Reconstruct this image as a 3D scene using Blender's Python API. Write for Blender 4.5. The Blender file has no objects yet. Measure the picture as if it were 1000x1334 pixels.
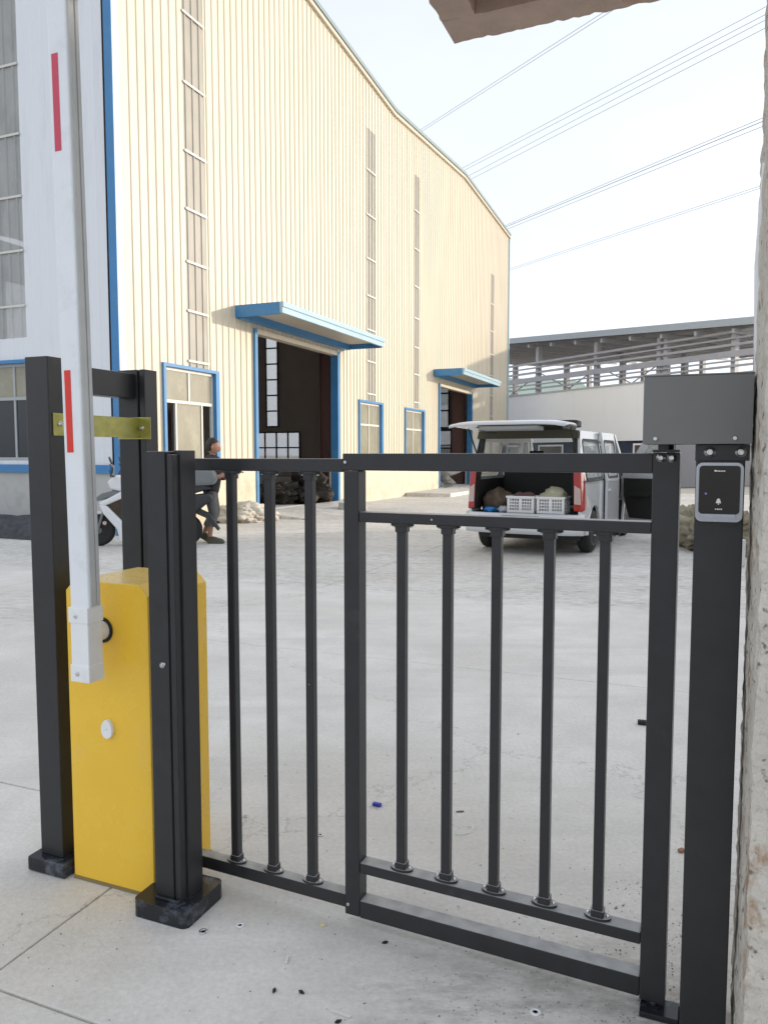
import bpy, bmesh, math, random
from mathutils import Vector, Matrix, noise
from mathutils.geometry import tessellate_polygon
R = math.radians
random.seed(7)
scene = bpy.context.scene
col = scene.collection

# ------------------------------------------------------------------ camera, sky, sun, exposure
CAM_H = 1.38
SITE = R(-22.3)                      # the whole site (gate, hall, canopy) is turned by this angle
CA, SA = math.cos(R(22.3)), math.sin(R(22.3))
def W(a, b, z=0.0):                  # site coordinates -> world
    return Vector((CA*a + SA*b, -SA*a + CA*b, z))

cam_d = bpy.data.cameras.new('camera'); cam = bpy.data.objects.new('camera', cam_d); col.objects.link(cam)
cam.location = (0, 0, CAM_H); cam.rotation_euler = (R(90 - 4.289), 0, 0)
cam_d.sensor_fit = 'VERTICAL'; cam_d.sensor_height = 36.0; cam_d.lens = 36.0*1000/1334
cam_d.clip_start = 0.05; cam_d.clip_end = 3000
scene.camera = cam

SUN_AZ, SUN_EL = 78.0, 10.5
world = bpy.data.worlds.new('World'); scene.world = world; world.use_nodes = True
wn, wl = world.node_tree.nodes, world.node_tree.links
wn.clear()
sky = wn.new('ShaderNodeTexSky'); sky.sky_type = 'NISHITA'; sky.sun_disc = False
sky.sun_elevation = R(SUN_EL); sky.sun_rotation = R(SUN_AZ)
sky.air_density = 1.0; sky.dust_density = 2.5; sky.ozone_density = 1.0; sky.altitude = 100
hs = wn.new('ShaderNodeHueSaturation'); hs.inputs['Saturation'].default_value = 0.38; hs.inputs['Value'].default_value = 1.0
bg = wn.new('ShaderNodeBackground'); bg.inputs['Strength'].default_value = 0.15
wo = wn.new('ShaderNodeOutputWorld')
# thin even high haze: the clear-sky colours are blended with a pale uniform veil over the whole dome
veil = wn.new('ShaderNodeMix'); veil.data_type = 'RGBA'; veil.inputs[0].default_value = 0.68
veil.inputs[7].default_value = (4.75, 5.08, 5.65, 1)
# faint uneven haze over the whole dome
wtc = wn.new('ShaderNodeTexCoord'); wmp = wn.new('ShaderNodeMapping'); wmp.inputs['Scale'].default_value = (1.0, 1.0, 3.0)
wnz = wn.new('ShaderNodeTexNoise'); wnz.inputs['Scale'].default_value = 1.6; wnz.inputs['Detail'].default_value = 5; wnz.inputs['Roughness'].default_value = 0.5
wmr = wn.new('ShaderNodeMapRange'); wmr.inputs[1].default_value = 0.3; wmr.inputs[2].default_value = 0.7; wmr.inputs[3].default_value = 0.90; wmr.inputs[4].default_value = 1.08
wmul = wn.new('ShaderNodeMix'); wmul.data_type = 'RGBA'; wmul.blend_type = 'MULTIPLY'; wmul.inputs[0].default_value = 1.0; wmul.inputs[6].default_value = veil.inputs[7].default_value
wl.new(wtc.outputs['Generated'], wmp.inputs['Vector']); wl.new(wmp.outputs[0], wnz.inputs['Vector']); wl.new(wnz.outputs['Fac'], wmr.inputs[0]); wl.new(wmr.outputs[0], wmul.inputs[7]); wl.new(wmul.outputs[2], veil.inputs[7])
wl.new(sky.outputs[0], hs.inputs['Color']); wl.new(hs.outputs[0], veil.inputs[6]); wl.new(veil.outputs[2], bg.inputs[0]); wl.new(bg.outputs[0], wo.inputs[0])

sd = bpy.data.lights.new('sun', 'SUN'); sun = bpy.data.objects.new('sun', sd); col.objects.link(sun)
sd.energy = 2.1; sd.angle = R(0.9); sd.color = (1.0, 0.88, 0.72)
_d = Vector((math.sin(R(SUN_AZ))*math.cos(R(SUN_EL)), math.cos(R(SUN_AZ))*math.cos(R(SUN_EL)), math.sin(R(SUN_EL))))
sun.rotation_euler = (-_d).to_track_quat('-Z', 'Y').to_euler(); sun.location = _d*60

scene.view_settings.view_transform = 'Standard'; scene.view_settings.look = 'None'
scene.view_settings.exposure = 0.70; scene.view_settings.gamma = 1.0
scene.view_settings.use_curve_mapping = False
scene.cycles.max_bounces = 8; scene.cycles.diffuse_bounces = 4; scene.cycles.transparent_max_bounces = 12
scene.cycles.use_denoising = True

# ------------------------------------------------------------------ materials
MATS = {}
def mat(name, color, rough=0.6, metal=0.0, var=0.0, vscale=6.0, bump=0.0, bscale=40.0, spec=0.5, dirt=None, dscale=3.0,
        damt=0.0, alpha=None, trans=0.0, emit=None, dlo=0.52, dhi=0.68, stretch=(1, 1, 1), coat=0.0, ior=1.45, dust=None):
    if name in MATS: return MATS[name]
    m = bpy.data.materials.new(name); m.use_nodes = True
    n, l = m.node_tree.nodes, m.node_tree.links
    p = n['Principled BSDF']
    p.inputs['Base Color'].default_value = (*color, 1); p.inputs['Roughness'].default_value = rough
    p.inputs['Metallic'].default_value = metal; p.inputs['Specular IOR Level'].default_value = spec
    p.inputs['Coat Weight'].default_value = coat; p.inputs['IOR'].default_value = ior
    if trans: p.inputs['Transmission Weight'].default_value = trans
    if alpha is not None: p.inputs['Alpha'].default_value = alpha
    if emit: p.inputs['Emission Color'].default_value = (*emit[0], 1); p.inputs['Emission Strength'].default_value = emit[1]
    if var or bump or dirt:
        tc = n.new('ShaderNodeTexCoord'); mp = n.new('ShaderNodeMapping'); mp.inputs['Scale'].default_value = stretch
        l.new(tc.outputs['Object'], mp.inputs['Vector'])
        src = None
        if var:
            t = n.new('ShaderNodeTexNoise'); t.inputs['Scale'].default_value = vscale; t.inputs['Detail'].default_value = 6
            t.inputs['Roughness'].default_value = 0.62
            l.new(mp.outputs[0], t.inputs['Vector'])
            mr = n.new('ShaderNodeMapRange'); mr.inputs[1].default_value = 0.25; mr.inputs[2].default_value = 0.75
            mr.inputs[3].default_value = 1 - var; mr.inputs[4].default_value = 1 + var
            l.new(t.outputs['Fac'], mr.inputs[0])
            mx = n.new('ShaderNodeMix'); mx.data_type = 'RGBA'; mx.blend_type = 'MULTIPLY'; mx.inputs[0].default_value = 1
            mx.inputs[6].default_value = (*color, 1); l.new(mr.outputs[0], mx.inputs[7]); src = mx.outputs[2]
            rr = n.new('ShaderNodeMapRange'); rr.inputs[3].default_value = max(0.05, rough - 0.12); rr.inputs[4].default_value = min(1, rough + 0.12)
            l.new(t.outputs['Fac'], rr.inputs[0]); l.new(rr.outputs[0], p.inputs['Roughness'])
        if dirt:
            t2 = n.new('ShaderNodeTexNoise'); t2.inputs['Scale'].default_value = dscale; t2.inputs['Detail'].default_value = 8
            t2.inputs['Roughness'].default_value = 0.68
            l.new(mp.outputs[0], t2.inputs['Vector'])
            m2 = n.new('ShaderNodeMapRange'); m2.inputs[1].default_value = dlo; m2.inputs[2].default_value = dhi; m2.inputs[3].default_value = 0; m2.inputs[4].default_value = damt
            l.new(t2.outputs['Fac'], m2.inputs[0])
            mx2 = n.new('ShaderNodeMix'); mx2.data_type = 'RGBA'; l.new(m2.outputs[0], mx2.inputs[0])
            if src: l.new(src, mx2.inputs[6])
            else: mx2.inputs[6].default_value = (*color, 1)
            mx2.inputs[7].default_value = (*dirt, 1); src = mx2.outputs[2]
        if src: l.new(src, p.inputs['Base Color'])
        if bump:
            t3 = n.new('ShaderNodeTexNoise'); t3.inputs['Scale'].default_value = bscale; t3.inputs['Detail'].default_value = 5
            l.new(mp.outputs[0], t3.inputs['Vector'])
            b = n.new('ShaderNodeBump'); b.inputs['Strength'].default_value = bump; b.inputs['Distance'].default_value = 0.01
            l.new(t3.outputs['Fac'], b.inputs['Height']); l.new(b.outputs[0], p.inputs['Normal'])
    if dust:
        ge = n.new('ShaderNodeNewGeometry'); sx = n.new('ShaderNodeSeparateXYZ'); l.new(ge.outputs['Normal'], sx.inputs[0])
        md = n.new('ShaderNodeMapRange'); md.inputs[1].default_value = 0.75; md.inputs[2].default_value = 0.95; md.inputs[4].default_value = dust[3]
        l.new(sx.outputs['Z'], md.inputs[0])
        td = n.new('ShaderNodeTexNoise'); td.inputs['Scale'].default_value = 22; td.inputs['Detail'].default_value = 6; l.new(ge.outputs['Position'], td.inputs['Vector'])
        mq = n.new('ShaderNodeMapRange'); mq.inputs[1].default_value = 0.3; mq.inputs[2].default_value = 0.6; mq.inputs[3].default_value = 0.65; l.new(td.outputs['Fac'], mq.inputs[0])
        mu = n.new('ShaderNodeMath'); mu.operation = 'MULTIPLY'; l.new(md.outputs[0], mu.inputs[0]); l.new(mq.outputs[0], mu.inputs[1])
        mx3 = n.new('ShaderNodeMix'); mx3.data_type = 'RGBA'; l.new(mu.outputs[0], mx3.inputs[0])
        if p.inputs['Base Color'].links: l.new(p.inputs['Base Color'].links[0].from_socket, mx3.inputs[6])
        else: mx3.inputs[6].default_value = (*color, 1)
        mx3.inputs[7].default_value = (*dust[:3], 1); l.new(mx3.outputs[2], p.inputs['Base Color'])
    MATS[name] = m
    return m

BLACK = mat('powder_coat', (0.028, 0.028, 0.030), 0.36, var=0.16, vscale=14, bump=0.05, bscale=900, dirt=(0.20, 0.20, 0.20), dscale=5, damt=0.22, dlo=0.60, dhi=0.82, dust=(0.42, 0.42, 0.41, 0.85))
BLACKB = mat('powder_coat_scuffed', (0.016, 0.018, 0.022), 0.20, var=0.2, vscale=12, dirt=(0.30, 0.34, 0.42), dscale=9, damt=0.55, dlo=0.54, dhi=0.75)
GREYBOX = mat('grey_housing_paint', (0.17, 0.17, 0.165), 0.5, var=0.06, vscale=5, bump=0.08, bscale=700, dirt=(0.16, 0.16, 0.15), dscale=4, damt=0.3)
RUBBER = mat('rubber', (0.018, 0.018, 0.018), 0.75, var=0.2, vscale=20)
STEEL = mat('steel', (0.62, 0.62, 0.62), 0.28, metal=1.0, var=0.15, vscale=60)
ZINC = mat('zinc_passivated', (0.42, 0.40, 0.13), 0.34, metal=0.75, var=0.2, vscale=25, dirt=(0.30, 0.34, 0.20), dscale=10, damt=0.4)
YELLOW = mat('yellow_paint', (0.88, 0.55, 0.05), 0.27, dust=(0.75, 0.62, 0.32, 0.5), var=0.04, vscale=4, bump=0.03, bscale=400, dirt=(0.72, 0.55, 0.25), dscale=5, damt=0.42, dlo=0.55, dhi=0.78)
ARMW = mat('white_aluminium', (0.80, 0.82, 0.85), 0.32, var=0.03, vscale=8, dirt=(0.5, 0.5, 0.48), dscale=12, damt=0.2)
ARMG = mat('grey_edge_rubber', (0.48, 0.49, 0.48), 0.6, var=0.1, vscale=10)
PLAST = mat('white_plastic', (0.82, 0.83, 0.83), 0.38, var=0.03, vscale=12, dirt=(0.5, 0.5, 0.48), dscale=14, damt=0.2)
RED = mat('red_reflective_tape', (0.72, 0.035, 0.02), 0.35, var=0.08, vscale=60)
PINK = mat('sun_faded_red_tape', (0.60, 0.06, 0.11), 0.4, var=0.08, vscale=60)
CREAM = mat('cream_cladding', (0.66, 0.585, 0.455), 0.42, var=0.05, vscale=0.9, dirt=(0.52, 0.46, 0.36), dscale=0.8, damt=0.35, stretch=(3, 3, 0.4))
WHITEC = mat('white_cladding', (0.76, 0.78, 0.81), 0.4, var=0.03, vscale=0.8, dirt=(0.5, 0.5, 0.5), dscale=0.8, damt=0.3, stretch=(3, 3, 0.4))
PLINTH = mat('painted_render', (0.65, 0.58, 0.45), 0.75, var=0.07, vscale=2, bump=0.25, bscale=25, dirt=(0.40, 0.33, 0.22), dscale=1.8, damt=0.5)
GREYREN = mat('grey_render', (0.50, 0.50, 0.48), 0.85, var=0.1, vscale=2, bump=0.3, bscale=20, dirt=(0.28, 0.28, 0.26), dscale=2.0, damt=0.55)
BLUE = mat('blue_flashing', (0.055, 0.22, 0.46), 0.38, var=0.08, vscale=2, dirt=(0.2, 0.3, 0.4), dscale=3, damt=0.25)
PALEBLUE = mat('pale_blue_flashing', (0.36, 0.50, 0.58), 0.38, var=0.06, vscale=2)  # paler blue for canopy fronts, decks and the far corner
SOFFIT = mat('soffit_board', (0.55, 0.48, 0.38), 0.6, var=0.05, vscale=2)
FRP = mat('frp_rooflight', (0.44, 0.41, 0.35), 0.35, alpha=0.85, var=0.10, vscale=3, dirt=(0.42, 0.38, 0.32), dscale=1.2, damt=0.5, stretch=(1, 1, 0.5))
FRPW = mat('frp_rooflight_grey', (0.44, 0.45, 0.44), 0.35, alpha=0.8, var=0.12, vscale=3, dirt=(0.25, 0.26, 0.26), dscale=1.2, damt=0.5, stretch=(1, 1, 0.5))
WFRAME = mat('aluminium_window_frame', (0.66, 0.64, 0.58), 0.4, var=0.04)
DFRAME = mat('dark_window_frame', (0.05, 0.055, 0.07), 0.4, var=0.1)
GLASSD = mat('dusty_window_glass', (0.30, 0.28, 0.21), 0.18, var=0.12, vscale=2.5, dirt=(0.46, 0.42, 0.32), dscale=2, damt=0.5)
GLASSK = mat('dark_window_glass', (0.03, 0.035, 0.04), 0.06, var=0.1)
FROST = mat('frosted_pane', (0.85, 0.85, 0.83), 0.5, alpha=0.35)
HALLIN = mat('hall_lining', (0.46, 0.39, 0.33), 0.7, var=0.1, vscale=1)
HALLST = mat('hall_primer_steel', (0.16, 0.085, 0.07), 0.5, var=0.1, vscale=3)
CARW = mat('car_white_paint', (0.62, 0.63, 0.64), 0.16, var=0.02, vscale=3, coat=0.6, dirt=(0.5, 0.48, 0.44), dscale=2.5, damt=0.2)
CARIN = mat('car_black_trim', (0.020, 0.020, 0.018), 0.6, var=0.2, vscale=8)
CARHL = mat('car_headliner', (0.085, 0.08, 0.055), 0.9, var=0.1)
TAILR = mat('tail_lamp_red', (0.36, 0.014, 0.012), 0.12, coat=0.5)
TAILW = mat('tail_lamp_clear', (0.50, 0.36, 0.32), 0.08, coat=0.5)
CARGL = mat('car_glass', (0.75, 0.82, 0.80), 0.02, alpha=0.30)
CHROME = mat('chrome', (0.8, 0.8, 0.8), 0.12, metal=1.0)
CRATE = mat('crate_plastic', (0.80, 0.79, 0.78), 0.45, var=0.03)
SACK = mat('woven_sack', (0.55, 0.51, 0.44), 0.85, var=0.22, vscale=6, bump=0.6, bscale=14)
SACKD = mat('dark_rubbish', (0.055, 0.045, 0.035), 0.85, var=0.35, vscale=6, bump=0.6, bscale=18)
NETM = mat('dark_netting', (0.06, 0.065, 0.07), 0.9, var=0.5, vscale=10, bump=0.8, bscale=25)
STONE = mat('rubble_stone', (0.33, 0.29, 0.21), 0.9, var=0.25, vscale=5, bump=0.7, bscale=14)
BRICKG = mat('grey_block', (0.42, 0.40, 0.36), 0.9, var=0.2, vscale=8, bump=0.4, bscale=30)
SHEDST = mat('galvanised_member', (0.50, 0.50, 0.52), 0.5, var=0.1, vscale=2)
SHEDRF = mat('shed_roof_sheet', (0.46, 0.40, 0.30), 0.6, var=0.15, vscale=1)
SHEDRFB = mat('shed_roof_edge', (0.45, 0.50, 0.53), 0.5, var=0.05)
NAVY = mat('navy_sheet', (0.03, 0.045, 0.085), 0.5, var=0.1, vscale=2)
PANEL = mat('white_sandwich_panel', (0.88, 0.92, 0.98), 0.45, var=0.02, vscale=1)
WIRE = mat('cable', (0.30, 0.31, 0.32), 0.6)
HILL = mat('far_greenery', (0.045, 0.085, 0.035), 0.9, var=0.4, vscale=0.6)
SKIN = mat('skin', (0.42, 0.22, 0.15), 0.5, var=0.06, vscale=10)
HAIR = mat('hair', (0.018, 0.012, 0.009), 0.5, var=0.3, vscale=30)
SHIRT = mat('dark_shirt', (0.035, 0.028, 0.036), 0.85, var=0.25, vscale=9, bump=0.4, bscale=14)
PANTS = mat('grey_trousers', (0.14, 0.135, 0.13), 0.85, var=0.25, vscale=8, bump=0.5, bscale=12)
SHOE = mat('olive_shoe', (0.09, 0.085, 0.06), 0.7, var=0.2)
SCW = mat('scooter_white', (0.72, 0.73, 0.74), 0.2, coat=0.5, var=0.03)
SCD = mat('scooter_dark', (0.03, 0.032, 0.036), 0.45, var=0.2)
SCG = mat('scooter_grey', (0.17, 0.185, 0.19), 0.4, var=0.1)
GLOSSBLK = mat('gloss_black_panel', (0.006, 0.006, 0.007), 0.06, coat=0.4)
SILVER = mat('brushed_silver', (0.42, 0.44, 0.48), 0.26, metal=0.85, var=0.08, vscale=30)
PRINT = mat('white_print', (0.8, 0.8, 0.8), 0.5)

def concrete_ground(name, base, dark, scale):
    m = bpy.data.materials.new(name); m.use_nodes = True
    n, l = m.node_tree.nodes, m.node_tree.links; p = n['Principled BSDF']
    geo = n.new('ShaderNodeNewGeometry')
    def nz(sc, det=8, rg=0.65, st=None, rot=0):
        t = n.new('ShaderNodeTexNoise'); t.inputs['Scale'].default_value = sc; t.inputs['Detail'].default_value = det; t.inputs['Roughness'].default_value = rg
        if st:
            mp = n.new('ShaderNodeMapping'); mp.inputs['Scale'].default_value = st; mp.inputs['Rotation'].default_value = (0, 0, rot)
            l.new(geo.outputs['Position'], mp.inputs['Vector']); l.new(mp.outputs[0], t.inputs['Vector'])
        else: l.new(geo.outputs['Position'], t.inputs['Vector'])
        return t
    def ramp(src, lo, hi, a, b):
        r = n.new('ShaderNodeMapRange'); r.inputs[1].default_value = lo; r.inputs[2].default_value = hi; r.inputs[3].default_value = a; r.inputs[4].default_value = b
        l.new(src, r.inputs[0]); return r.outputs[0]
    def mix(fac, a, b, mode='MIX'):
        x = n.new('ShaderNodeMix'); x.data_type = 'RGBA'; x.blend_type = mode
        if isinstance(fac, float): x.inputs[0].default_value = fac
        else: l.new(fac, x.inputs[0])
        for i, v in ((6, a), (7, b)):
            if isinstance(v, tuple): x.inputs[i].default_value = (*v, 1)
            else: l.new(v, x.inputs[i])
        return x.outputs[2]
    blot = nz(0.55); mid = nz(3.5, 9, 0.7); fine = nz(60, 4, 0.7); streak = nz(0.9, 8, 0.66, (0.35, 3.2, 1), R(25)); spk = nz(38, 2, 0.5)
    c = mix(ramp(blot.outputs['Fac'], 0.36, 0.62, 0.0, 0.9), base, (base[0]*0.80, base[1]*0.78, base[2]*0.745))
    c = mix(ramp(mid.outputs['Fac'], 0.46, 0.70, 0.0, 0.6), c, dark)
    c = mix(ramp(streak.outputs['Fac'], 0.51, 0.68, 0.0, 0.7), c, dark)
    c = mix(ramp(streak.outputs['Fac'], 0.36, 0.26, 0.0, 0.6), c, (0.74, 0.725, 0.69))
    c = mix(ramp(fine.outputs['Fac'], 0.3, 0.7, 0.88, 1.10), (1, 1, 1), (1, 1, 1)) if False else c
    f = n.new('ShaderNodeMix'); f.data_type = 'RGBA'; f.blend_type = 'MULTIPLY'; f.inputs[0].default_value = 1
    l.new(c, f.inputs[6]); l.new(ramp(fine.outputs['Fac'], 0.25, 0.75, 0.88, 1.12), f.inputs[7]); c = f.outputs[2]
    # scattered dark specks of grit, only where dust has gathered
    gate = ramp(blot.outputs['Fac'], 0.46, 0.60, 0.0, 1.0); sp = ramp(spk.outputs['Fac'], 0.70, 0.76, 0.0, 0.8)
    mm = n.new('ShaderNodeMath'); mm.operation = 'MULTIPLY'; l.new(gate, mm.inputs[0]); l.new(sp, mm.inputs[1])
    c = mix(mm.outputs[0], c, (0.16, 0.15, 0.135))
    # worn, stony patch of the yard and a dirtier strip by the threshold
    def patch(cx, cy, rx, ry, lo, hi):
        sb = n.new('ShaderNodeVectorMath'); sb.operation = 'SUBTRACT'; sb.inputs[1].default_value = (cx, cy, 0); l.new(geo.outputs['Position'], sb.inputs[0])
        dv = n.new('ShaderNodeVectorMath'); dv.operation = 'DIVIDE'; dv.inputs[1].default_value = (rx, ry, 1); l.new(sb.outputs[0], dv.inputs[0])
        ln = n.new('ShaderNodeVectorMath'); ln.operation = 'LENGTH'; l.new(dv.outputs[0], ln.inputs[0])
        ad = n.new('ShaderNodeMath'); ad.operation = 'MULTIPLY_ADD'; ad.inputs[1].default_value = 1.6; l.new(blot2.outputs['Fac'], ad.inputs[0]); l.new(ln.outputs['Value'], ad.inputs[2])
        return ramp(ad.outputs[0], lo, hi, 1.0, 0.0)
    blot2 = nz(1.3, 8, 0.7); peb = nz(9, 9, 0.78, (0.6, 1.6, 1), 0.2)
    for cx, cy, rx, ry, amt in ((0.55, 1.72, 0.75, 0.42, 0.7), (-3.2, 7.0, 2.0, 1.0, 0.5)):
        pm = patch(cx, cy, rx, ry, 1.45, 1.85)
        pb = n.new('ShaderNodeMath'); pb.operation = 'MULTIPLY'; l.new(pm, pb.inputs[0]); l.new(ramp(peb.outputs['Fac'], 0.44, 0.62, 0.0, amt), pb.inputs[1])
        c = mix(pb.outputs[0], c, (0.33, 0.315, 0.285))
        pw = n.new('ShaderNodeMath'); pw.operation = 'MULTIPLY'; l.new(pm, pw.inputs[0]); l.new(ramp(peb.outputs['Fac'], 0.42, 0.30, 0.0, amt), pw.inputs[1])
        c = mix(pw.outputs[0], c, (0.76, 0.74, 0.70))
    # beyond b = 7 the older concrete is worn down to its stones
    dt = n.new('ShaderNodeVectorMath'); dt.operation = 'DOT_PRODUCT'; dt.inputs[1].default_value = (SA, CA, 0); l.new(geo.outputs['Position'], dt.inputs[0])
    ad = n.new('ShaderNodeMath'); ad.operation = 'MULTIPLY_ADD'; ad.inputs[1].default_value = 1.1; l.new(blot2.outputs['Fac'], ad.inputs[0]); l.new(dt.outputs['Value'], ad.inputs[2])
    wm = ramp(ad.outputs[0], 7.45, 7.75, 0.0, 1.0)
    wk = n.new('ShaderNodeMath'); wk.operation = 'MULTIPLY'; l.new(wm, wk.inputs[0]); l.new(ramp(streak.outputs['Fac'], 0.34, 0.58, 0.35, 1.0), wk.inputs[1])
    peb2 = nz(14, 10, 0.8, (0.5, 1.7, 1), 0.15)
    for src_, lo, hi, colr in ((peb2, 0.47, 0.60, (0.30, 0.285, 0.26)), (peb2, 0.45, 0.33, (0.80, 0.78, 0.74))):
        q = n.new('ShaderNodeMath'); q.operation = 'MULTIPLY'; l.new(wk.outputs[0], q.inputs[0]); l.new(ramp(src_.outputs['Fac'], lo, hi, 0.0, 0.85), q.inputs[1])
        c = mix(q.outputs[0], c, colr)
    # hairline cracks
    v = n.new('ShaderNodeTexVoronoi'); v.feature = 'DISTANCE_TO_EDGE'; v.inputs['Scale'].default_value = 0.22
    wv = n.new('ShaderNodeMix'); wv.data_type = 'RGBA'; wv.blend_type = 'LINEAR_LIGHT'; wv.inputs[0].default_value = 0.35
    l.new(geo.outputs['Position'], wv.inputs[6]); l.new(mid.outputs['Color'], wv.inputs[7]); l.new(wv.outputs[2], v.inputs['Vector'])
    crk = ramp(v.outputs['Distance'], 0.0, 0.0016, 0.5, 0.0)
    c = mix(crk, c, (0.15, 0.14, 0.13))
    l.new(c, p.inputs['Base Color'])
    l.new(ramp(mid.outputs['Fac'], 0.3, 0.7, 0.62, 0.92), p.inputs['Roughness'])
    p.inputs['Specular IOR Level'].default_value = 0.3
    b1 = n.new('ShaderNodeBump'); b1.inputs['Strength'].default_value = 0.35; b1.inputs['Distance'].default_value = 0.004
    l.new(fine.outputs['Fac'], b1.inputs['Height'])
    b2 = n.new('ShaderNodeBump'); b2.inputs['Strength'].default_value = 0.25; b2.inputs['Distance'].default_value = 0.03
    l.new(mid.outputs['Fac'], b2.inputs['Height']); l.new(b1.outputs[0], b2.inputs['Normal']); l.new(b2.outputs[0], p.inputs['Normal'])
    return m
CONC = concrete_ground('yard_concrete', (0.755, 0.735, 0.70), (0.58, 0.56, 0.525), 1)
EARTH = concrete_ground('dusty_earth', (0.52, 0.50, 0.46), (0.40, 0.38, 0.34), 1)

def pillar_mat(name, base):
    m = mat(name, base, 0.85, var=0.15, vscale=7, bump=1.0, bscale=60, dirt=(0.33, 0.17, 0.07), dscale=4.5, damt=0.8, dlo=0.56, dhi=0.66, stretch=(1.7, 1.7, 1.0))
    n, l = m.node_tree.nodes, m.node_tree.links
    p = n['Principled BSDF']; src = p.inputs['Base Color'].links[0].from_socket
    tc = n.new('ShaderNodeTexCoord'); v = n.new('ShaderNodeTexNoise'); v.inputs['Scale'].default_value = 42; v.inputs['Detail'].default_value = 6
    l.new(tc.outputs['Object'], v.inputs['Vector'])
    r = n.new('ShaderNodeMapRange'); r.inputs[1].default_value = 0.61; r.inputs[2].default_value = 0.68; r.inputs[4].default_value = 0.8
    l.new(v.outputs['Fac'], r.inputs[0])
    x = n.new('ShaderNodeMix'); x.data_type = 'RGBA'; l.new(r.outputs[0], x.inputs[0]); l.new(src, x.inputs[6]); x.inputs[7].default_value = (0.09, 0.08, 0.07, 1)
    l.new(x.outputs[2], p.inputs['Base Color'])
    return m
PILLAR = pillar_mat('rough_stained_concrete', (0.60, 0.56, 0.49))
SLABM = mat('brown_shuttered_concrete', (0.42, 0.31, 0.25), 0.9, var=0.14, vscale=6, bump=0.5, bscale=30, dirt=(0.36, 0.12, 0.05), dscale=4, damt=0.6, dlo=0.60, dhi=0.74)

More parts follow.
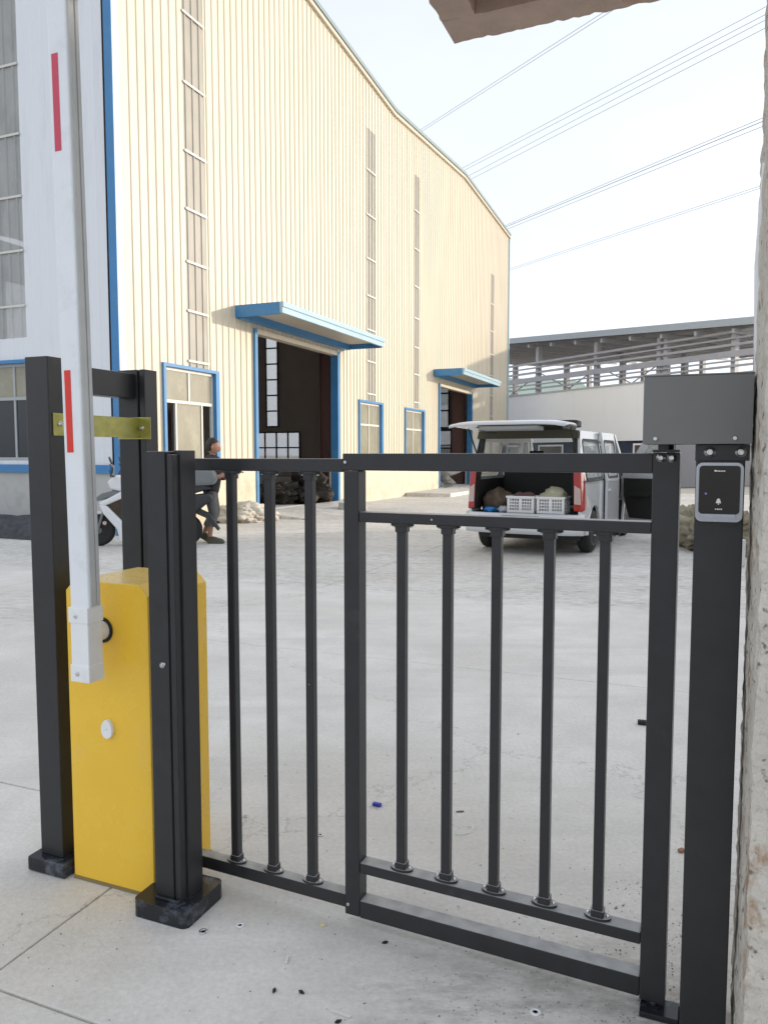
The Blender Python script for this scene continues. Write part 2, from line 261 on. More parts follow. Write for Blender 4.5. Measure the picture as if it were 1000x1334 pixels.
# ------------------------------------------------------------------ mesh helpers
class MB:
    def __init__(s): s.v = []; s.f = []; s.sm = set()
    def add(s, vs, fs, M=None, smooth=False):
        o = len(s.v); s.v += [tuple(M @ Vector(p)) if M is not None else tuple(p) for p in vs]
        for q in fs:
            if smooth: s.sm.add(len(s.f))
            s.f.append(tuple(o + i for i in q))
        return s
    def box(s, x0, x1, y0, y1, z0, z1, M=None):
        vs = [(x0,y0,z0),(x1,y0,z0),(x1,y1,z0),(x0,y1,z0),(x0,y0,z1),(x1,y0,z1),(x1,y1,z1),(x0,y1,z1)]
        return s.add(vs, [(0,3,2,1),(4,5,6,7),(0,1,5,4),(1,2,6,5),(2,3,7,6),(3,0,4,7)], M)
    def bar(s, p0, p1, w, h, up=(0, 0, 1)):             # rectangular bar between two points
        p0, p1 = Vector(p0), Vector(p1); d = (p1 - p0); L = d.length; d.normalize(); u = Vector(up)
        x = d.cross(u)
        if x.length < 1e-5: x = d.cross(Vector((1, 0, 0)))
        x.normalize(); y = x.cross(d)
        vs = [p + x*a*w/2 + y*b*h/2 for p in (p0, p1) for a, b in ((-1,-1),(1,-1),(1,1),(-1,1))]
        return s.add(vs, [(0,3,2,1),(4,5,6,7),(0,1,5,4),(1,2,6,5),(2,3,7,6),(3,0,4,7)])
    def tube(s, pts, r, n=10, caps=True, closed=False):
        pts = [Vector(p) for p in pts]; rs = r if isinstance(r, (list, tuple)) else [r]*len(pts)
        rings = []; prev = None
        for i, p in enumerate(pts):
            a = pts[i-1] if (i or closed) else p; b = pts[(i+1) % len(pts)] if (i < len(pts)-1 or closed) else p
            t = (b - a).normalized()
            if prev is None:
                x = t.orthogonal().normalized()
            else:
                x = (prev - t*prev.dot(t)).normalized()
            prev = x; y = t.cross(x)
            rings.append([p + (x*math.cos(2*math.pi*k/n) + y*math.sin(2*math.pi*k/n))*rs[i] for k in range(n)])
        vs = [q for rg in rings for q in rg]; fs = []
        m = len(rings)
        for i in range(m if closed else m-1):
            j = (i+1) % m
            for k in range(n): fs.append((i*n+k, i*n+(k+1) % n, j*n+(k+1) % n, j*n+k))
        s.add(vs, fs, smooth=True)
        if caps and not closed:
            s.add(rings[0], [tuple(reversed(range(n)))]); s.add(rings[-1], [tuple(range(n))])
        return s
    def cyl(s, p0, p1, r, n=14): return s.tube([p0, p1], r, n)
    def lathe(s, prof, n=16, M=None):                    # prof: (r, z)
        vs = [(r*math.cos(2*math.pi*k/n), r*math.sin(2*math.pi*k/n), z) for r, z in prof for k in range(n)]
        fs = [(i*n+k, i*n+(k+1) % n, (i+1)*n+(k+1) % n, (i+1)*n+k) for i in range(len(prof)-1) for k in range(n)]
        s.add(vs, fs, M, smooth=True)
        s.add([vs[k] for k in range(n)], [tuple(reversed(range(n)))], M); s.add([vs[(len(prof)-1)*n+k] for k in range(n)], [tuple(range(n))], M)
        return s
    def prism(s, poly, h0, h1, fn=None, holes=()):       # 2D polygon (with holes) extruded; fn(u,v,h)->xyz
        fn = fn or (lambda u, v, h: (u, v, h))
        loops = [[Vector((p[0], p[1], 0)) for p in poly]] + [[Vector((p[0], p[1], 0)) for p in q] for q in holes]
        flat = [p for lp in loops for p in lp]; tr = tessellate_polygon(loops); N = len(flat)
        vs = [fn(p.x, p.y, h0) for p in flat] + [fn(p.x, p.y, h1) for p in flat]
        fs = []
        for t in tr:
            fs.append(tuple(t)); fs.append(tuple(N + i for i in reversed(t)))
        o = 0
        for lp in loops:
            k = len(lp)
            for i in range(k): a, b = o+i, o+(i+1) % k; fs.append((a, b, N+b, N+a))
            o += k
        return s.add(vs, fs)
    def build(s, name, m, parent=None, bevel=0.0, seg=2, smooth=False, loc=None, rz=None):
        me = bpy.data.meshes.new(name); me.from_pydata(s.v, [], s.f)
        bm = bmesh.new(); bm.from_mesh(me)
        for i, f in enumerate(bm.faces): f.smooth = smooth or (i in s.sm)
        bmesh.ops.recalc_face_normals(bm, faces=bm.faces)
        if bevel:
            bmesh.ops.remove_doubles(bm, verts=bm.verts, dist=1e-5)
            es = [e for e in bm.edges if len(e.link_faces) == 2 and e.calc_face_angle(0) > R(35)]
            bmesh.ops.bevel(bm, geom=es, offset=bevel, segments=seg, affect='EDGES', profile=0.6, clamp_overlap=True)
        bm.to_mesh(me); bm.free()
        me.materials.append(m)
        o = bpy.data.objects.new(name, me); col.objects.link(o)
        if parent: o.parent = parent
        if loc is not None: o.location = loc
        if rz is not None: o.rotation_euler = (0, 0, rz)
        return o

def tag(o, label=None, cat=None, group=None, kind=None):
    if label: o['label'] = label
    if cat: o['category'] = cat
    if group: o['group'] = group
    if kind: o['kind'] = kind
    return o
def thing(name, label, cat, loc=(0, 0, 0), rz=0.0, group=None):
    o = bpy.data.objects.new(name, None); col.objects.link(o); o.location = loc; o.rotation_euler = (0, 0, rz); o.empty_display_size = 0.1
    return tag(o, label, cat, group)
def copy_part(src, parent, loc=None):
    c = src.copy(); col.objects.link(c); c.parent = parent
    if loc is not None: c.location = loc
    return c
def rrect(x0, x1, y0, y1, r, n=5):
    pts = []
    for cx, cy, a0 in ((x1-r, y1-r, 0), (x0+r, y1-r, 90), (x0+r, y0+r, 180), (x1-r, y0+r, 270)):
        pts += [(cx + r*math.cos(R(a0 + 90*k/n)), cy + r*math.sin(R(a0 + 90*k/n))) for k in range(n+1)]
    return pts
def blob(name, m, parent, loc, rad, seed=0, amp=0.25, freq=1.6, sub=3, flat=True, crease=0.0):
    bm = bmesh.new(); bmesh.ops.create_icosphere(bm, subdivisions=sub, radius=1.0)
    off = Vector((seed*7.3, seed*3.1, seed*1.7))
    for v in bm.verts:
        k = 1 + amp*noise.noise(v.co*freq + off)*1.6 + amp*0.5*noise.noise(v.co*freq*2.7 + off)
        if crease: k -= crease*(1 - min(1, abs(noise.noise(v.co*freq*1.9 + off))*5)) + crease*0.5*(1 - min(1, abs(noise.noise(v.co*freq*4.3 + off))*4))
        v.co = v.co*k
        v.co = Vector((v.co.x*rad[0], v.co.y*rad[1], v.co.z*rad[2]))
        if flat and v.co.z < -rad[2]*0.55: v.co.z = -rad[2]*0.55
    for f in bm.faces: f.smooth = True
    me = bpy.data.meshes.new(name); bm.to_mesh(me); bm.free(); me.materials.append(m)
    o = bpy.data.objects.new(name, me); col.objects.link(o)
    if parent: o.parent = parent
    o.location = (loc[0], loc[1], loc[2] + (rad[2]*0.55 if flat else 0))
    return o
YAX = lambda u, v, h: (u, h, v)     # a prism drawn in x-z, extruded along y

# ================================================================== THE SETTING
g = MB().add([(-600, -300, 0), (600, -300, 0), (600, 900, 0), (-600, 900, 0)], [(0, 1, 2, 3)]).build('ground', EARTH, loc=(0, 0, -0.025))
tag(g, kind='structure')
# cast concrete yard slabs, joints at a = -1.70 and b = 1.37
SW, SL, GAP = 4.2, 4.6, 0.007
yard = MB().add([(-3*SW, -SL, 0), (4*SW, -SL, 0), (4*SW, 6*SL, 0), (-3*SW, 6*SL, 0)], [(0, 1, 2, 3)]).build('yard_pavement', EARTH, loc=W(-1.7, 1.37, -0.012), rz=SITE)
tag(yard, kind='structure')
def slab(poly, gp, bv, k):
    cx = sum(p[0] for p in poly)/len(poly); cy = sum(p[1] for p in poly)/len(poly)
    o = MB().prism([(a + 1.7 - gp*(1 if a > cx else -1), b - 1.37 - gp*(1 if b > cy else -1)) for a, b in poly], -0.06, 0.012).build('slab', CONC, yard, bevel=bv, seg=2)
    o.location = (0, 0, 0.0010*math.sin(k*2.7))
rect = lambda a0, a1, b0, b1: [(a0, b0), (a1, b0), (a1, b1), (a0, b1)]
k = 0
for a0_, a1_ in ((-14.3, -6.0), (-6.0, -1.7), (-1.7, 3.2), (3.2, 9.0), (9.0, 15.0)): slab(rect(a0_, a1_, -3.2, 1.37), GAP/2, 0.004, k); k += 1
for a0_, a1_ in ((-14.3, -6.0), (-6.0, -1.7)): slab(rect(a0_, a1_, 1.37, 2.3), GAP/2, 0.004, k); k += 1
o = MB().prism([(0.0035, 0.0035), (4.9, 0.0035), (4.9, 3.349), (-5.0, 3.349), (-5.0, 0.9335), (0.0035, 0.9335)], -0.06, 0.012).build('slab', CONC, yard, bevel=0.004, seg=2)
for rc in ((-14.3, -6.705, 2.305, 7.05), (3.205, 15.0, 1.375, 7.05), (-6.7, 3.2, 4.7235, 7.05)): slab(rect(*rc), 0.0022, 0.002, k); k += 1
for b0_, b1_, as_ in ((7.05, 12.8, (-14.3, -3.6, 3.4, 9.0, 15.0)), (12.8, 18.6, (-14.3, -4.4, 3.4, 9.0, 15.0)), (18.6, 29.0, (-14.3, -4.0, 4.5, 15.0))):
    for a0_, a1_ in zip(as_[:-1], as_[1:]): slab(rect(a0_, a1_, b0_, b1_), 0.0022, 0.002, k); k += 1

# ================================================================== FACTORY HALL (local x = site a, y = site b)
A0, B0, B1 = -9.022, 10.351, 38.3
hall = thing('factory_hall', 'tall steel factory hall with cream ribbed cladding, white end wall and blue trim', 'factory hall', (0, 0, 0), SITE)
def rib(s, pitch=0.22, h=0.021):
    t = (s % pitch)/pitch
    if t < 0.66: return 0.0
    if t < 0.74: return h*(t-0.66)/0.08
    if t < 0.90: return h
    return h*(1-t)/0.10
def rib_breaks(s0, s1, pitch=0.22):
    out = []; k = math.floor(s0/pitch)
    while k*pitch < s1:
        for f in (0.0, 0.66, 0.74, 0.90):
            q = (k+f)*pitch
            if s0 < q < s1: out.append(q)
        k += 1
    return out
def clad(name, m, s0, s1, zlo, zhi, fn, openings=(), parent=hall, extra=(), h=0.021, off=0.0):
    """corrugated sheet; fn(s, depth, z) -> local xyz; zhi a function of s; openings (s0,s1,z0,z1)"""
    br = sorted(set([s0, s1] + rib_breaks(s0, s1) + [q for o in openings for q in o[:2] if s0 < q < s1] + [q for q in extra if s0 < q < s1]))
    mb = MB()
    for u, v in zip(br[:-1], br[1:]):
        if v - u < 1e-6: continue
        mid = (u+v)/2; top = (zhi(u), zhi(v)); lo = zlo
        ivs = [(o[2], o[3]) for o in openings if o[0] < mid < o[1]]
        ivs.sort(); cur = lo; segs = []
        for z0, z1 in ivs:
            if z0 > cur: segs.append((cur, cur, z0, z0))
            cur = max(cur, z1)
        segs.append((cur, cur, top[0], top[1]))
        du, dv = rib(u + 1e-7, h=h) + off, rib(v - 1e-7, h=h) + off
        for a, b, c, d in segs:
            mb.add([fn(u, du, a), fn(v, dv, b), fn(v, dv, d), fn(u, du, c)], [(0, 1, 2, 3)])
    return mb.build(name, m, parent)
# roofline of the long wall (two low gables side by side)
def eave(s):
    pts = [(0, 12.18), (4.6, 12.52), (12.43, 11.92), (20.04, 12.50), (27.95, 12.16)]
    for (x0, z0), (x1, z1) in zip(pts[:-1], pts[1:]):
        if s <= x1 + 1e-9: return z0 + (z1-z0)*(s-x0)/(x1-x0)
    return pts[-1][1]
LEN = B1 - B0
fwall = lambda s, d, z: (A0 + d, B0 + s, z)
fend = lambda s, d, z: (A0 - s, B0 - d, z)
D1 = (4.25, 8.25, 0.0, 4.0); D2 = (17.0, 21.25, 0.0, 3.9)
W1 = (1.14, 2.69, 1.0, 2.98); W2 = (9.75, 11.34, 1.0, 2.88); W3 = (13.45, 15.19, 1.0, 2.86)
ZP = 1.2
strips = [(1.86, 2.52, 3.05, 10.9), (10.29, 10.93, 2.95, 10.66), (14.26, 14.81, 2.95, 10.66), (24.4, 25.0, 1.25, 9.6)]
EXTRA = (4.6, 12.43, 20.04)
clad('front_cladding', CREAM, 0.0, LEN, ZP, eave, fwall, [D1, D2, W1, W2, W3] + strips, extra=EXTRA)
for st in strips:
    o = clad('rooflight_strip', FRP, st[0], st[1], st[2], lambda s, z=st[3]: z, fwall, parent=hall, off=-0.004)
    zs = [z for z in (3.15, 4.09, 5.0, 5.97, 7.02, 8.25, 9.5) if st[2] + 0.05 < z < st[3] - 0.3]
    for z in zs:
        MB().box(A0 + 0.026, A0 + 0.034, B0 + st[0] - 0.01, B0 + st[1] + 0.01, z - 0.022, z + 0.022).build('strap', WFRAME, o)
# rendered plinth with the door and window openings
segs = [(0, W1[0], ZP), (W1[0], W1[1], 1.0), (W1[1], D1[0], ZP), (D1[1], W2[0], ZP), (W2[0], W2[1], 1.0), (W2[1], W3[0], ZP), (W3[0], W3[1], 1.0), (W3[1], D2[0], ZP), (D2[1], LEN, ZP)]
for s0, s1, zt in segs:
    MB().box(A0 - 0.2, A0 + 0.05, B0 + s0 + 0.001, B0 + s1 - 0.001, -0.1, zt).build('plinth', PLINTH, hall)
    if zt == ZP: MB().box(A0 - 0.005, A0 + 0.085, B0 + s0 + 0.02, B0 + s1, ZP + 0.003, ZP + 0.04).build('plinth_flashing', CREAM, hall)
# verge flashing along the roofline
mb = MB(); ks = [0, 4.6, 12.43, 20.04, LEN]
for s0, s1 in zip(ks[:-1], ks[1:]):
    mb.bar((A0 + 0.03, B0 + s0, eave(s0) + 0.04), (A0 + 0.03, B0 + s1, eave(s1) + 0.04), 0.14, 0.11)
mb.build('verge_flashing', mat('grey_verge', (0.24, 0.30, 0.31), 0.4, var=0.06), hall)
mb = MB()
for s0, s1 in zip(ks[:-1], ks[1:]):
    mb.bar((A0 + 0.04, B0 + s0, eave(s0) - 0.10), (A0 + 0.04, B0 + s1, eave(s1) - 0.10), 0.09, 0.10)
mb.build('eave_trim', SOFFIT, hall)
# corner trims
MB().box(A0 - 0.11, A0 + 0.052, B0 - 0.064, B0 - 0.051, 0.0, 12.1).build('corner_trim', BLUE, hall)
MB().box(A0, A0 + 0.050, B0 - 0.05, B0 + 0.12, ZP, 12.1).build('corner_trim', mat('pale_corner_flashing', (0.60, 0.66, 0.68), 0.4, var=0.03), hall)
MB().box(A0 - 0.02, A0 + 0.055, B0 + LEN - 0.1, B0 + LEN + 0.05, 0.0, 12.1).build('corner_trim', PALEBLUE, hall)
# white end wall
WW = (1.9, 5.2, 1.27, 3.0)
wst = (2.05, 2.72, 3.45, 10.9)
wst2 = (7.2, 7.9, 3.45, 10.9)
clad('end_cladding', WHITEC, 0.2, 24.0, 1.13, lambda s: 12.1, fend, [WW, wst, wst2, (6.4, 9.6, 1.27, 3.0)], h=0.006)
for st in (wst, wst2):
    o = clad('rooflight_strip', FRPW, st[0], st[1], st[2], lambda s: 10.9, fend, h=0.02, off=-0.002)
    for z in (4.0, 4.95, 5.88, 6.93, 8.1, 9.3): MB().box(A0 - st[1] - 0.01, A0 - st[0] + 0.01, B0 - 0.03, B0 - 0.019, z - 0.02, z + 0.02).build('strap', WFRAME, o)
MB().box(A0 - 24, A0 - 0.2, B0 - 0.04, B0 + 0.2, -0.1, 1.06).build('plinth', GREYREN, hall)
MB().box(A0 - 24, A0 - 0.2, B0 - 0.09, B0 + 0.1, 1.06, 1.127).box(A0 - 24, A0 - 0.2, B0 - 0.06, B0 - 0.03, 1.127, 1.20).build('sill_flashing', BLUE, hall)

def window(s0, s1, z0, z1, side, vbars, hbar, open_dark=(), vtop=None, skip=False, name='window', panes=GLASSD, frame=WFRAME, lower=None, jamb=BLUE):
    """framed window: jambs (blue), inner frame bars, one pane object per light"""
    if side == 'front': fn = lambda s, d, z: (A0 + d, B0 + s, z)
    elif side == 'end': fn = lambda s, d, z: (A0 - s, B0 - d, z)
    else: fn = side
    def bx(mb, sa, sb, da, db, za, zb):
        P = [fn(sa, da, za), fn(sb, db, zb)]
        lo = [min(P[0][i], P[1][i]) for i in range(3)]; hi = [max(P[0][i], P[1][i]) for i in range(3)]
        return mb.box(lo[0], hi[0], lo[1], hi[1], lo[2], hi[2])
    w = bx(bx(bx(MB(), s0 - 0.07, s0, -0.12, 0.062, z0 - 0.02, z1 + 0.06), s1, s1 + 0.12, -0.12, 0.062, z0 - 0.02, z1 + 0.06), s0, s1, -0.12, 0.062, z1, z1 + 0.06).build(name, jamb, hall)
    mb = MB(); t = 0.028
    bx(mb, s0, s1, -0.07, -0.02, z0, z0 + 2*t); bx(mb, s0, s1, -0.07, -0.02, z1 - 2*t, z1)
    bx(mb, s0, s0 + 2*t, -0.07, -0.02, z0 + 2*t, z1 - 2*t); bx(mb, s1 - 2*t, s1, -0.07, -0.02, z0 + 2*t, z1 - 2*t)
    bx(mb, s0 + 2*t, s1 - 2*t, -0.068, -0.016, hbar - t, hbar + t)
    k = 0; gl = []
    for za, zb, vb in ((z0, hbar, vbars), (hbar, z1, vbars if vtop is None else vtop)):
        xs = [s0] + [s0 + (s1-s0)*f for f in vb] + [s1]
        for x in xs[1:-1]: bx(mb, x - t*0.8, x + t*0.8, -0.066, -0.022, za + (2*t if za == z0 else t), zb - (2*t if zb == z1 else t))
        for xa, xb in zip(xs[:-1], xs[1:]):
            if not (k in open_dark and skip): gl.append((xa, xb, za, zb, GLASSK if k in open_dark else panes))
            k += 1
    mb.build('frame', frame, w)
    for xa, xb, za, zb, m in gl: bx(MB(), xa + 0.01, xb - 0.01, -0.05, -0.042, za + 0.01, zb - 0.01).build('pane', m, w)
    return w
window(*W1[:2], W1[2], W1[3], 'front', (0.24, 0.76), 2.36, open_dark=(0, 2), vtop=(0.5,), skip=True)
window(*W2[:2], W2[2], W2[3], 'front', (0.5,), 2.24)
window(*W3[:2], W3[2], W3[3], 'front', (0.5,), 2.22)
window(*WW, 'end', (0.155, 0.32, 0.5, 0.66, 0.83), 2.38, open_dark=(0, 1, 2, 3, 4, 5, 8, 10), jamb=BLUE, frame=mat('grey_window_frame', (0.40, 0.42, 0.43), 0.4))
window(6.4, 9.6, 1.27, 3.0, 'end', (0.25, 0.5, 0.75), 2.38, open_dark=(0, 2, 5))

# door openings with blue jambs
for D in (D1, D2):
    for q0, q1 in ((D[0] - 0.10, D[0]), (D[1], D[1] + 0.12)): MB().box(A0 - 0.14, A0 + 0.075, B0 + q0, B0 + q1, 0, D[3] + 0.10).build('door_jamb', BLUE, hall)
    MB().box(A0 - 0.14, A0 + 0.06, B0 + D[0], B0 + D[1], D[3], D[3] + 0.10).build('door_lintel', CREAM, hall)
    c0, c1 = (B0 + D[0] - 0.8, B0 + D[1] + 0.62) if D is D1 else (26.7, 32.15)
    zt = 4.46; P = 1.15
    can = MB().box(A0 + 0.03, A0 + P - 0.06, c0 + 0.06, c1 - 0.06, zt - 0.11, zt - 0.03).build('canopy', SOFFIT, hall)
    MB().box(A0 + P - 0.06, A0 + P, c0, c1, zt - 0.22, zt - 0.10).box(A0 + P - 0.06, A0 + P + 0.025, c0 - 0.01, c1 + 0.01, zt - 0.10, zt + 0.0).build('front_fascia', PALEBLUE, can)
    MB().box(A0 + 0.03, A0 + P - 0.062, c0, c0 + 0.06, zt - 0.24, zt + 0.0).build('side_fascia', BLUE, can)
    MB().box(A0 + 0.03, A0 + P - 0.062, c1 - 0.06, c1, zt - 0.24, zt + 0.0).build('side_fascia', BLUE, can)
    MB().box(A0 + 0.03, A0 + 0.16, c0 + 0.06, c1 - 0.06, zt - 0.26, zt - 0.11).build('wall_flashing', BLUE, can)
    MB().box(A0 + 0.03, A0 + P - 0.06, c0 + 0.06, c1 - 0.06, zt - 0.028, zt - 0.005).build('deck', PALEBLUE, can)

# shell of the hall: roof, floor, far walls with openings, columns
mb = MB()
for s0, s1 in zip(ks[:-1], ks[1:]):
    mb.add([(A0 - 0.02, B0 + s0, eave(s0) - 0.02), (A0 - 0.02, B0 + s1, eave(s1) - 0.02), (A0 - 24, B0 + s1, eave(s1) - 0.02), (A0 - 24, B0 + s0, eave(s0) - 0.02)], [(0, 1, 2, 3)])
mb.build('roof', HALLIN, hall)
MB().box(A0 - 24, A0 - 0.2, B0 + 0.2, B1 - 0.05, -0.05, 0.12).build('floor_slab', CONC, hall)
# far end wall (b = 38.1): solid pieces round three openings
BE = 38.1
OP = [(-22.8, -22.05, 2.95, 8.2), (-24.4, -20.69, 0.9, 2.62), (-12.52, -11.2, 0.8, 2.62), (-12.52, -12.0, 2.75, 5.4), (-18.4, -17.7, 6.9, 10.5)]
def grid_wall(x0, x1, z0, z1, ops):
    xs = sorted(set([x0, x1] + [q for o in ops for q in o[:2]])); zs = sorted(set([z0, z1] + [q for o in ops for q in o[2:]]))
    mb = MB()
    for a, b in zip(xs[:-1], xs[1:]):
        for c, d in zip(zs[:-1], zs[1:]):
            mx, mz = (a+b)/2, (c+d)/2
            if not any(o[0] < mx < o[1] and o[2] < mz < o[3] for o in ops): mb.add([(a, BE, c), (b, BE, c), (b, BE, d), (a, BE, d)], [(0, 1, 2, 3)])
    return mb
grid_wall(A0 - 24, A0, 0, 12.16, OP).build('rear_wall', HALLIN, hall)
SO = [(B0 + 2.5 + 4.2*k, B0 + 4.3 + 4.2*k, 1.2, 10.2) for k in range(6)]  # unseen side wall openings, added to let more light into the hall
xs_ = [B0, B1] + [q for o in SO for q in o[:2]]; xs_.sort(); mb = MB()
for a_, b_ in zip(xs_[:-1], xs_[1:]):
    op_ = any(o[0] < (a_+b_)/2 < o[1] for o in SO)
    for c_, d_ in ((0, 1.2), (1.2, 10.2), (10.2, 12.2)):
        if not (op_ and c_ == 1.2): mb.add([(A0 - 24, a_, c_), (A0 - 24, b_, c_), (A0 - 24, b_, d_), (A0 - 24, a_, d_)], [(0, 1, 2, 3)])
mb.build('side_wall', HALLIN, hall)
for o in SO: MB().box(A0 - 24.02, A0 - 24.01, o[0], o[1], o[2], o[3]).build('rooflight_strip', FROST, hall)  # panes of the openings added for light
for o in OP:
    pn = MB().box(o[0], o[1], BE - 0.02, BE - 0.01, o[2], o[3]).build('window', FROST, hall)
    mb = MB(); nx = max(1, round((o[1]-o[0])/0.75)); nz = max(1, round((o[3]-o[2])/0.86))
    for i in range(nx + 1): x = o[0] + (o[1]-o[0])*i/nx; mb.box(x - 0.04, x + 0.04, BE - 0.08, BE - 0.022, o[2], o[3])
    for i in range(nz + 1): z = o[2] + (o[3]-o[2])*i/nz; mb.box(o[0], o[1], BE - 0.078, BE - 0.024, z - 0.04, z + 0.04)
    mb.build('frame', DFRAME, pn)
for i, (x, y) in enumerate(((-9.6, 19.4), (-9.6, 23.0), (-9.6, 31.8), (-17.0, 36.0), (-25, 36.5), (-21.2, 27.0), (-13.8, 37.4))):
    MB().box(x - 0.22, x + 0.22, y - 0.05, y + 0.05, 0.12, 11.5).box(x - 0.24, x - 0.22, y - 0.14, y + 0.14, 0.12, 11.5).box(x + 0.22, x + 0.24, y - 0.14, y + 0.14, 0.12, 11.5).build('column', HALLST, hall)
# kerb and ramps along the front
MB().prism([(0.0, -0.05), (1.5, -0.05), (1.5, 0.0), (0.0, 0.14)], B0 + 4.0, B0 + 8.8, lambda u, v, h: (A0 + 0.06 + u, h, v)).build('door_ramp', CONC, hall)
MB().box(A0 + 0.06, A0 + 1.6, B0 + 13.4, B0 + 23.0, -0.05, 0.12).build('door_step', CONC, hall, bevel=0.01)

# ================================================================== ENTRANCE CANOPY AND PILLAR (over the camera)
ent = thing('concrete_entrance_canopy', 'brown concrete slab overhead with chipped edge, carried by a stained rough pillar', 'canopy', (0, 0, 0), SITE)
CX, CY, CZ = -1.06, 3.41, 3.2
def rough_beam(name, p0, p1, w, z0, z1, n=60, seed=0, amp=0.012):
    """beam with an uneven lower outer arris"""
    p0, p1 = Vector((*p0, 0)), Vector((*p1, 0)); d = (p1-p0).normalized(); side = Vector((-d.y, d.x, 0)); L = (p1-p0).length
    vs = []; fs = []
    for i in range(n+1):
        q = p0 + d*(L*i/n); k1 = noise.noise(Vector((i*0.35 + seed*9, 0.3, seed)))*amp; k2 = noise.noise(Vector((i*0.9 + seed*5, 2.3, seed)))*amp
        chip = max(0, noise.noise(Vector((i*0.55, 7.7, seed))) - 0.25)*0.045
        for off, z in ((0 + k1 + chip, z0 + k2*0.5), (0 + chip*0.6, z0 + 0.012 + chip), (0 + k1*0.3, z1), (w, z1), (w + k2*0.4, z0 + k1*0.3)):
            v = q + side*off; vs.append((v.x, v.y, z))
    for i in range(n):
        for k in range(5): fs.append((i*5+k, i*5+(k+1) % 5, (i+1)*5+(k+1) % 5, (i+1)*5+k))
    fs.append(tuple(range(5))); fs.append(tuple(n*5 + k for k in reversed(range(5))))
    return MB().add(vs, fs).build(name, SLABM, ent)
rough_beam('edge_beam', (2.4, CY), (CX, CY), 0.185, CZ, CZ + 0.34, n=160, seed=1)
rough_beam('edge_beam', (CX, CY - 0.186), (CX, 1.0), 0.145, CZ + 0.002, CZ + 0.34, n=90, seed=2)
MB().box(CX + 0.146, 2.4, 1.0, CY - 0.187, CZ + 0.13, CZ + 0.34).build('slab', SLABM, ent)
def rough_box(name, m, x0, x1, y0, y1, z0, z1, nx, ny, nz, amp, parent, chips=0.0):
    bm = bmesh.new(); bmesh.ops.create_cube(bm, size=1.0)
    for ax, nn in ((0, nx), (1, ny), (2, nz)):
        es = [e for e in bm.edges if abs((e.verts[0].co - e.verts[1].co)[ax]) > 1e-4 and sum(abs((e.verts[0].co - e.verts[1].co)[k]) < 1e-4 for k in range(3)) == 2]
        bmesh.ops.subdivide_edges(bm, edges=es, cuts=nn - 1, use_grid_fill=True)
    for v in bm.verts:
        c = v.co.copy(); edge = sum(abs(abs(c[k]) - 0.5) < 1e-4 for k in range(2))
        p = Vector((x0 + (c.x+0.5)*(x1-x0), y0 + (c.y+0.5)*(y1-y0), z0 + (c.z+0.5)*(z1-z0)))
        k = noise.noise(p*7)*amp*0.6 + noise.noise(p*34)*amp
        dr = Vector((c.x if abs(abs(c.x)-0.5) < 1e-4 else 0, c.y if abs(abs(c.y)-0.5) < 1e-4 else 0, 0))
        if dr.length: dr.normalize()
        if edge == 2: k -= abs(noise.noise(Vector((c.x*9, c.y*9, p.z*7))))*chips
        v.co = p + dr*k
    for f in bm.faces: f.smooth = False
    me = bpy.data.meshes.new(name); bm.to_mesh(me); bm.free(); me.materials.append(m)
    o = bpy.data.objects.new(name, me); col.objects.link(o); o.parent = parent
    return o
rough_box('pillar', PILLAR, 0.110, 0.62, 1.62, 2.02, -0.03, CZ + 0.14, 14, 16, 170, 0.006, ent, chips=0.03)
MB().tube([(0.118, 1.93, 1.56), (0.112, 1.94, 1.8), (0.12, 1.93, 2.02)], 0.012, 10).build('conduit', PLAST, ent)

# ================================================================== BACKGROUND: unseen block added for shade, white shed, steel frame, hills, cables
nb = thing('shade_block', 'plain low rendered block added out of view to shade the yard', 'shade block', W(14.2, -1.0), SITE)  # occluder added right of the frame to keep the sun off the yard
MB().box(0, 9, 0, 26.9, -0.1, 5.9).build('wall', GREYREN, nb)
MB().box(-0.25, 9.25, -0.25, 26.9, 5.9, 6.15).build('roof', GREYREN, nb)
for y in (2.0, 5.2, 8.4, 11.6, 14.8, 18.0, 21.2, 24.4):
    w_ = MB().box(-0.03, 0.02, y, y + 1.5, 1.0, 2.5).build('window', GLASSK, nb)
    MB().box(-0.06, 0.02, y - 0.06, y, 0.94, 2.56).box(-0.06, 0.02, y + 1.5, y + 1.56, 0.94, 2.56).box(-0.06, 0.02, y, y + 1.5, 2.5, 2.56).box(-0.09, 0.02, y, y + 1.5, 0.92, 1.0).box(-0.05, 0.02, y + 0.72, y + 0.78, 1.0, 2.5).build('frame', WFRAME, w_)

# white panelled shed; its long side runs at azimuth -28 degrees
def frame_at(x, y, az):                        # local x runs along azimuth az, local y to its right-hand rear
    return Vector((x, y, 0)), R(90 - az)
WX, WY = 0.375*31.6, 31.6
shed_o, shed_r = frame_at(WX, WY, -28.0)
ws = thing('white_panel_shed', 'long low shed with plain white panel fascia and navy base behind the parked van', 'shed', shed_o, shed_r)
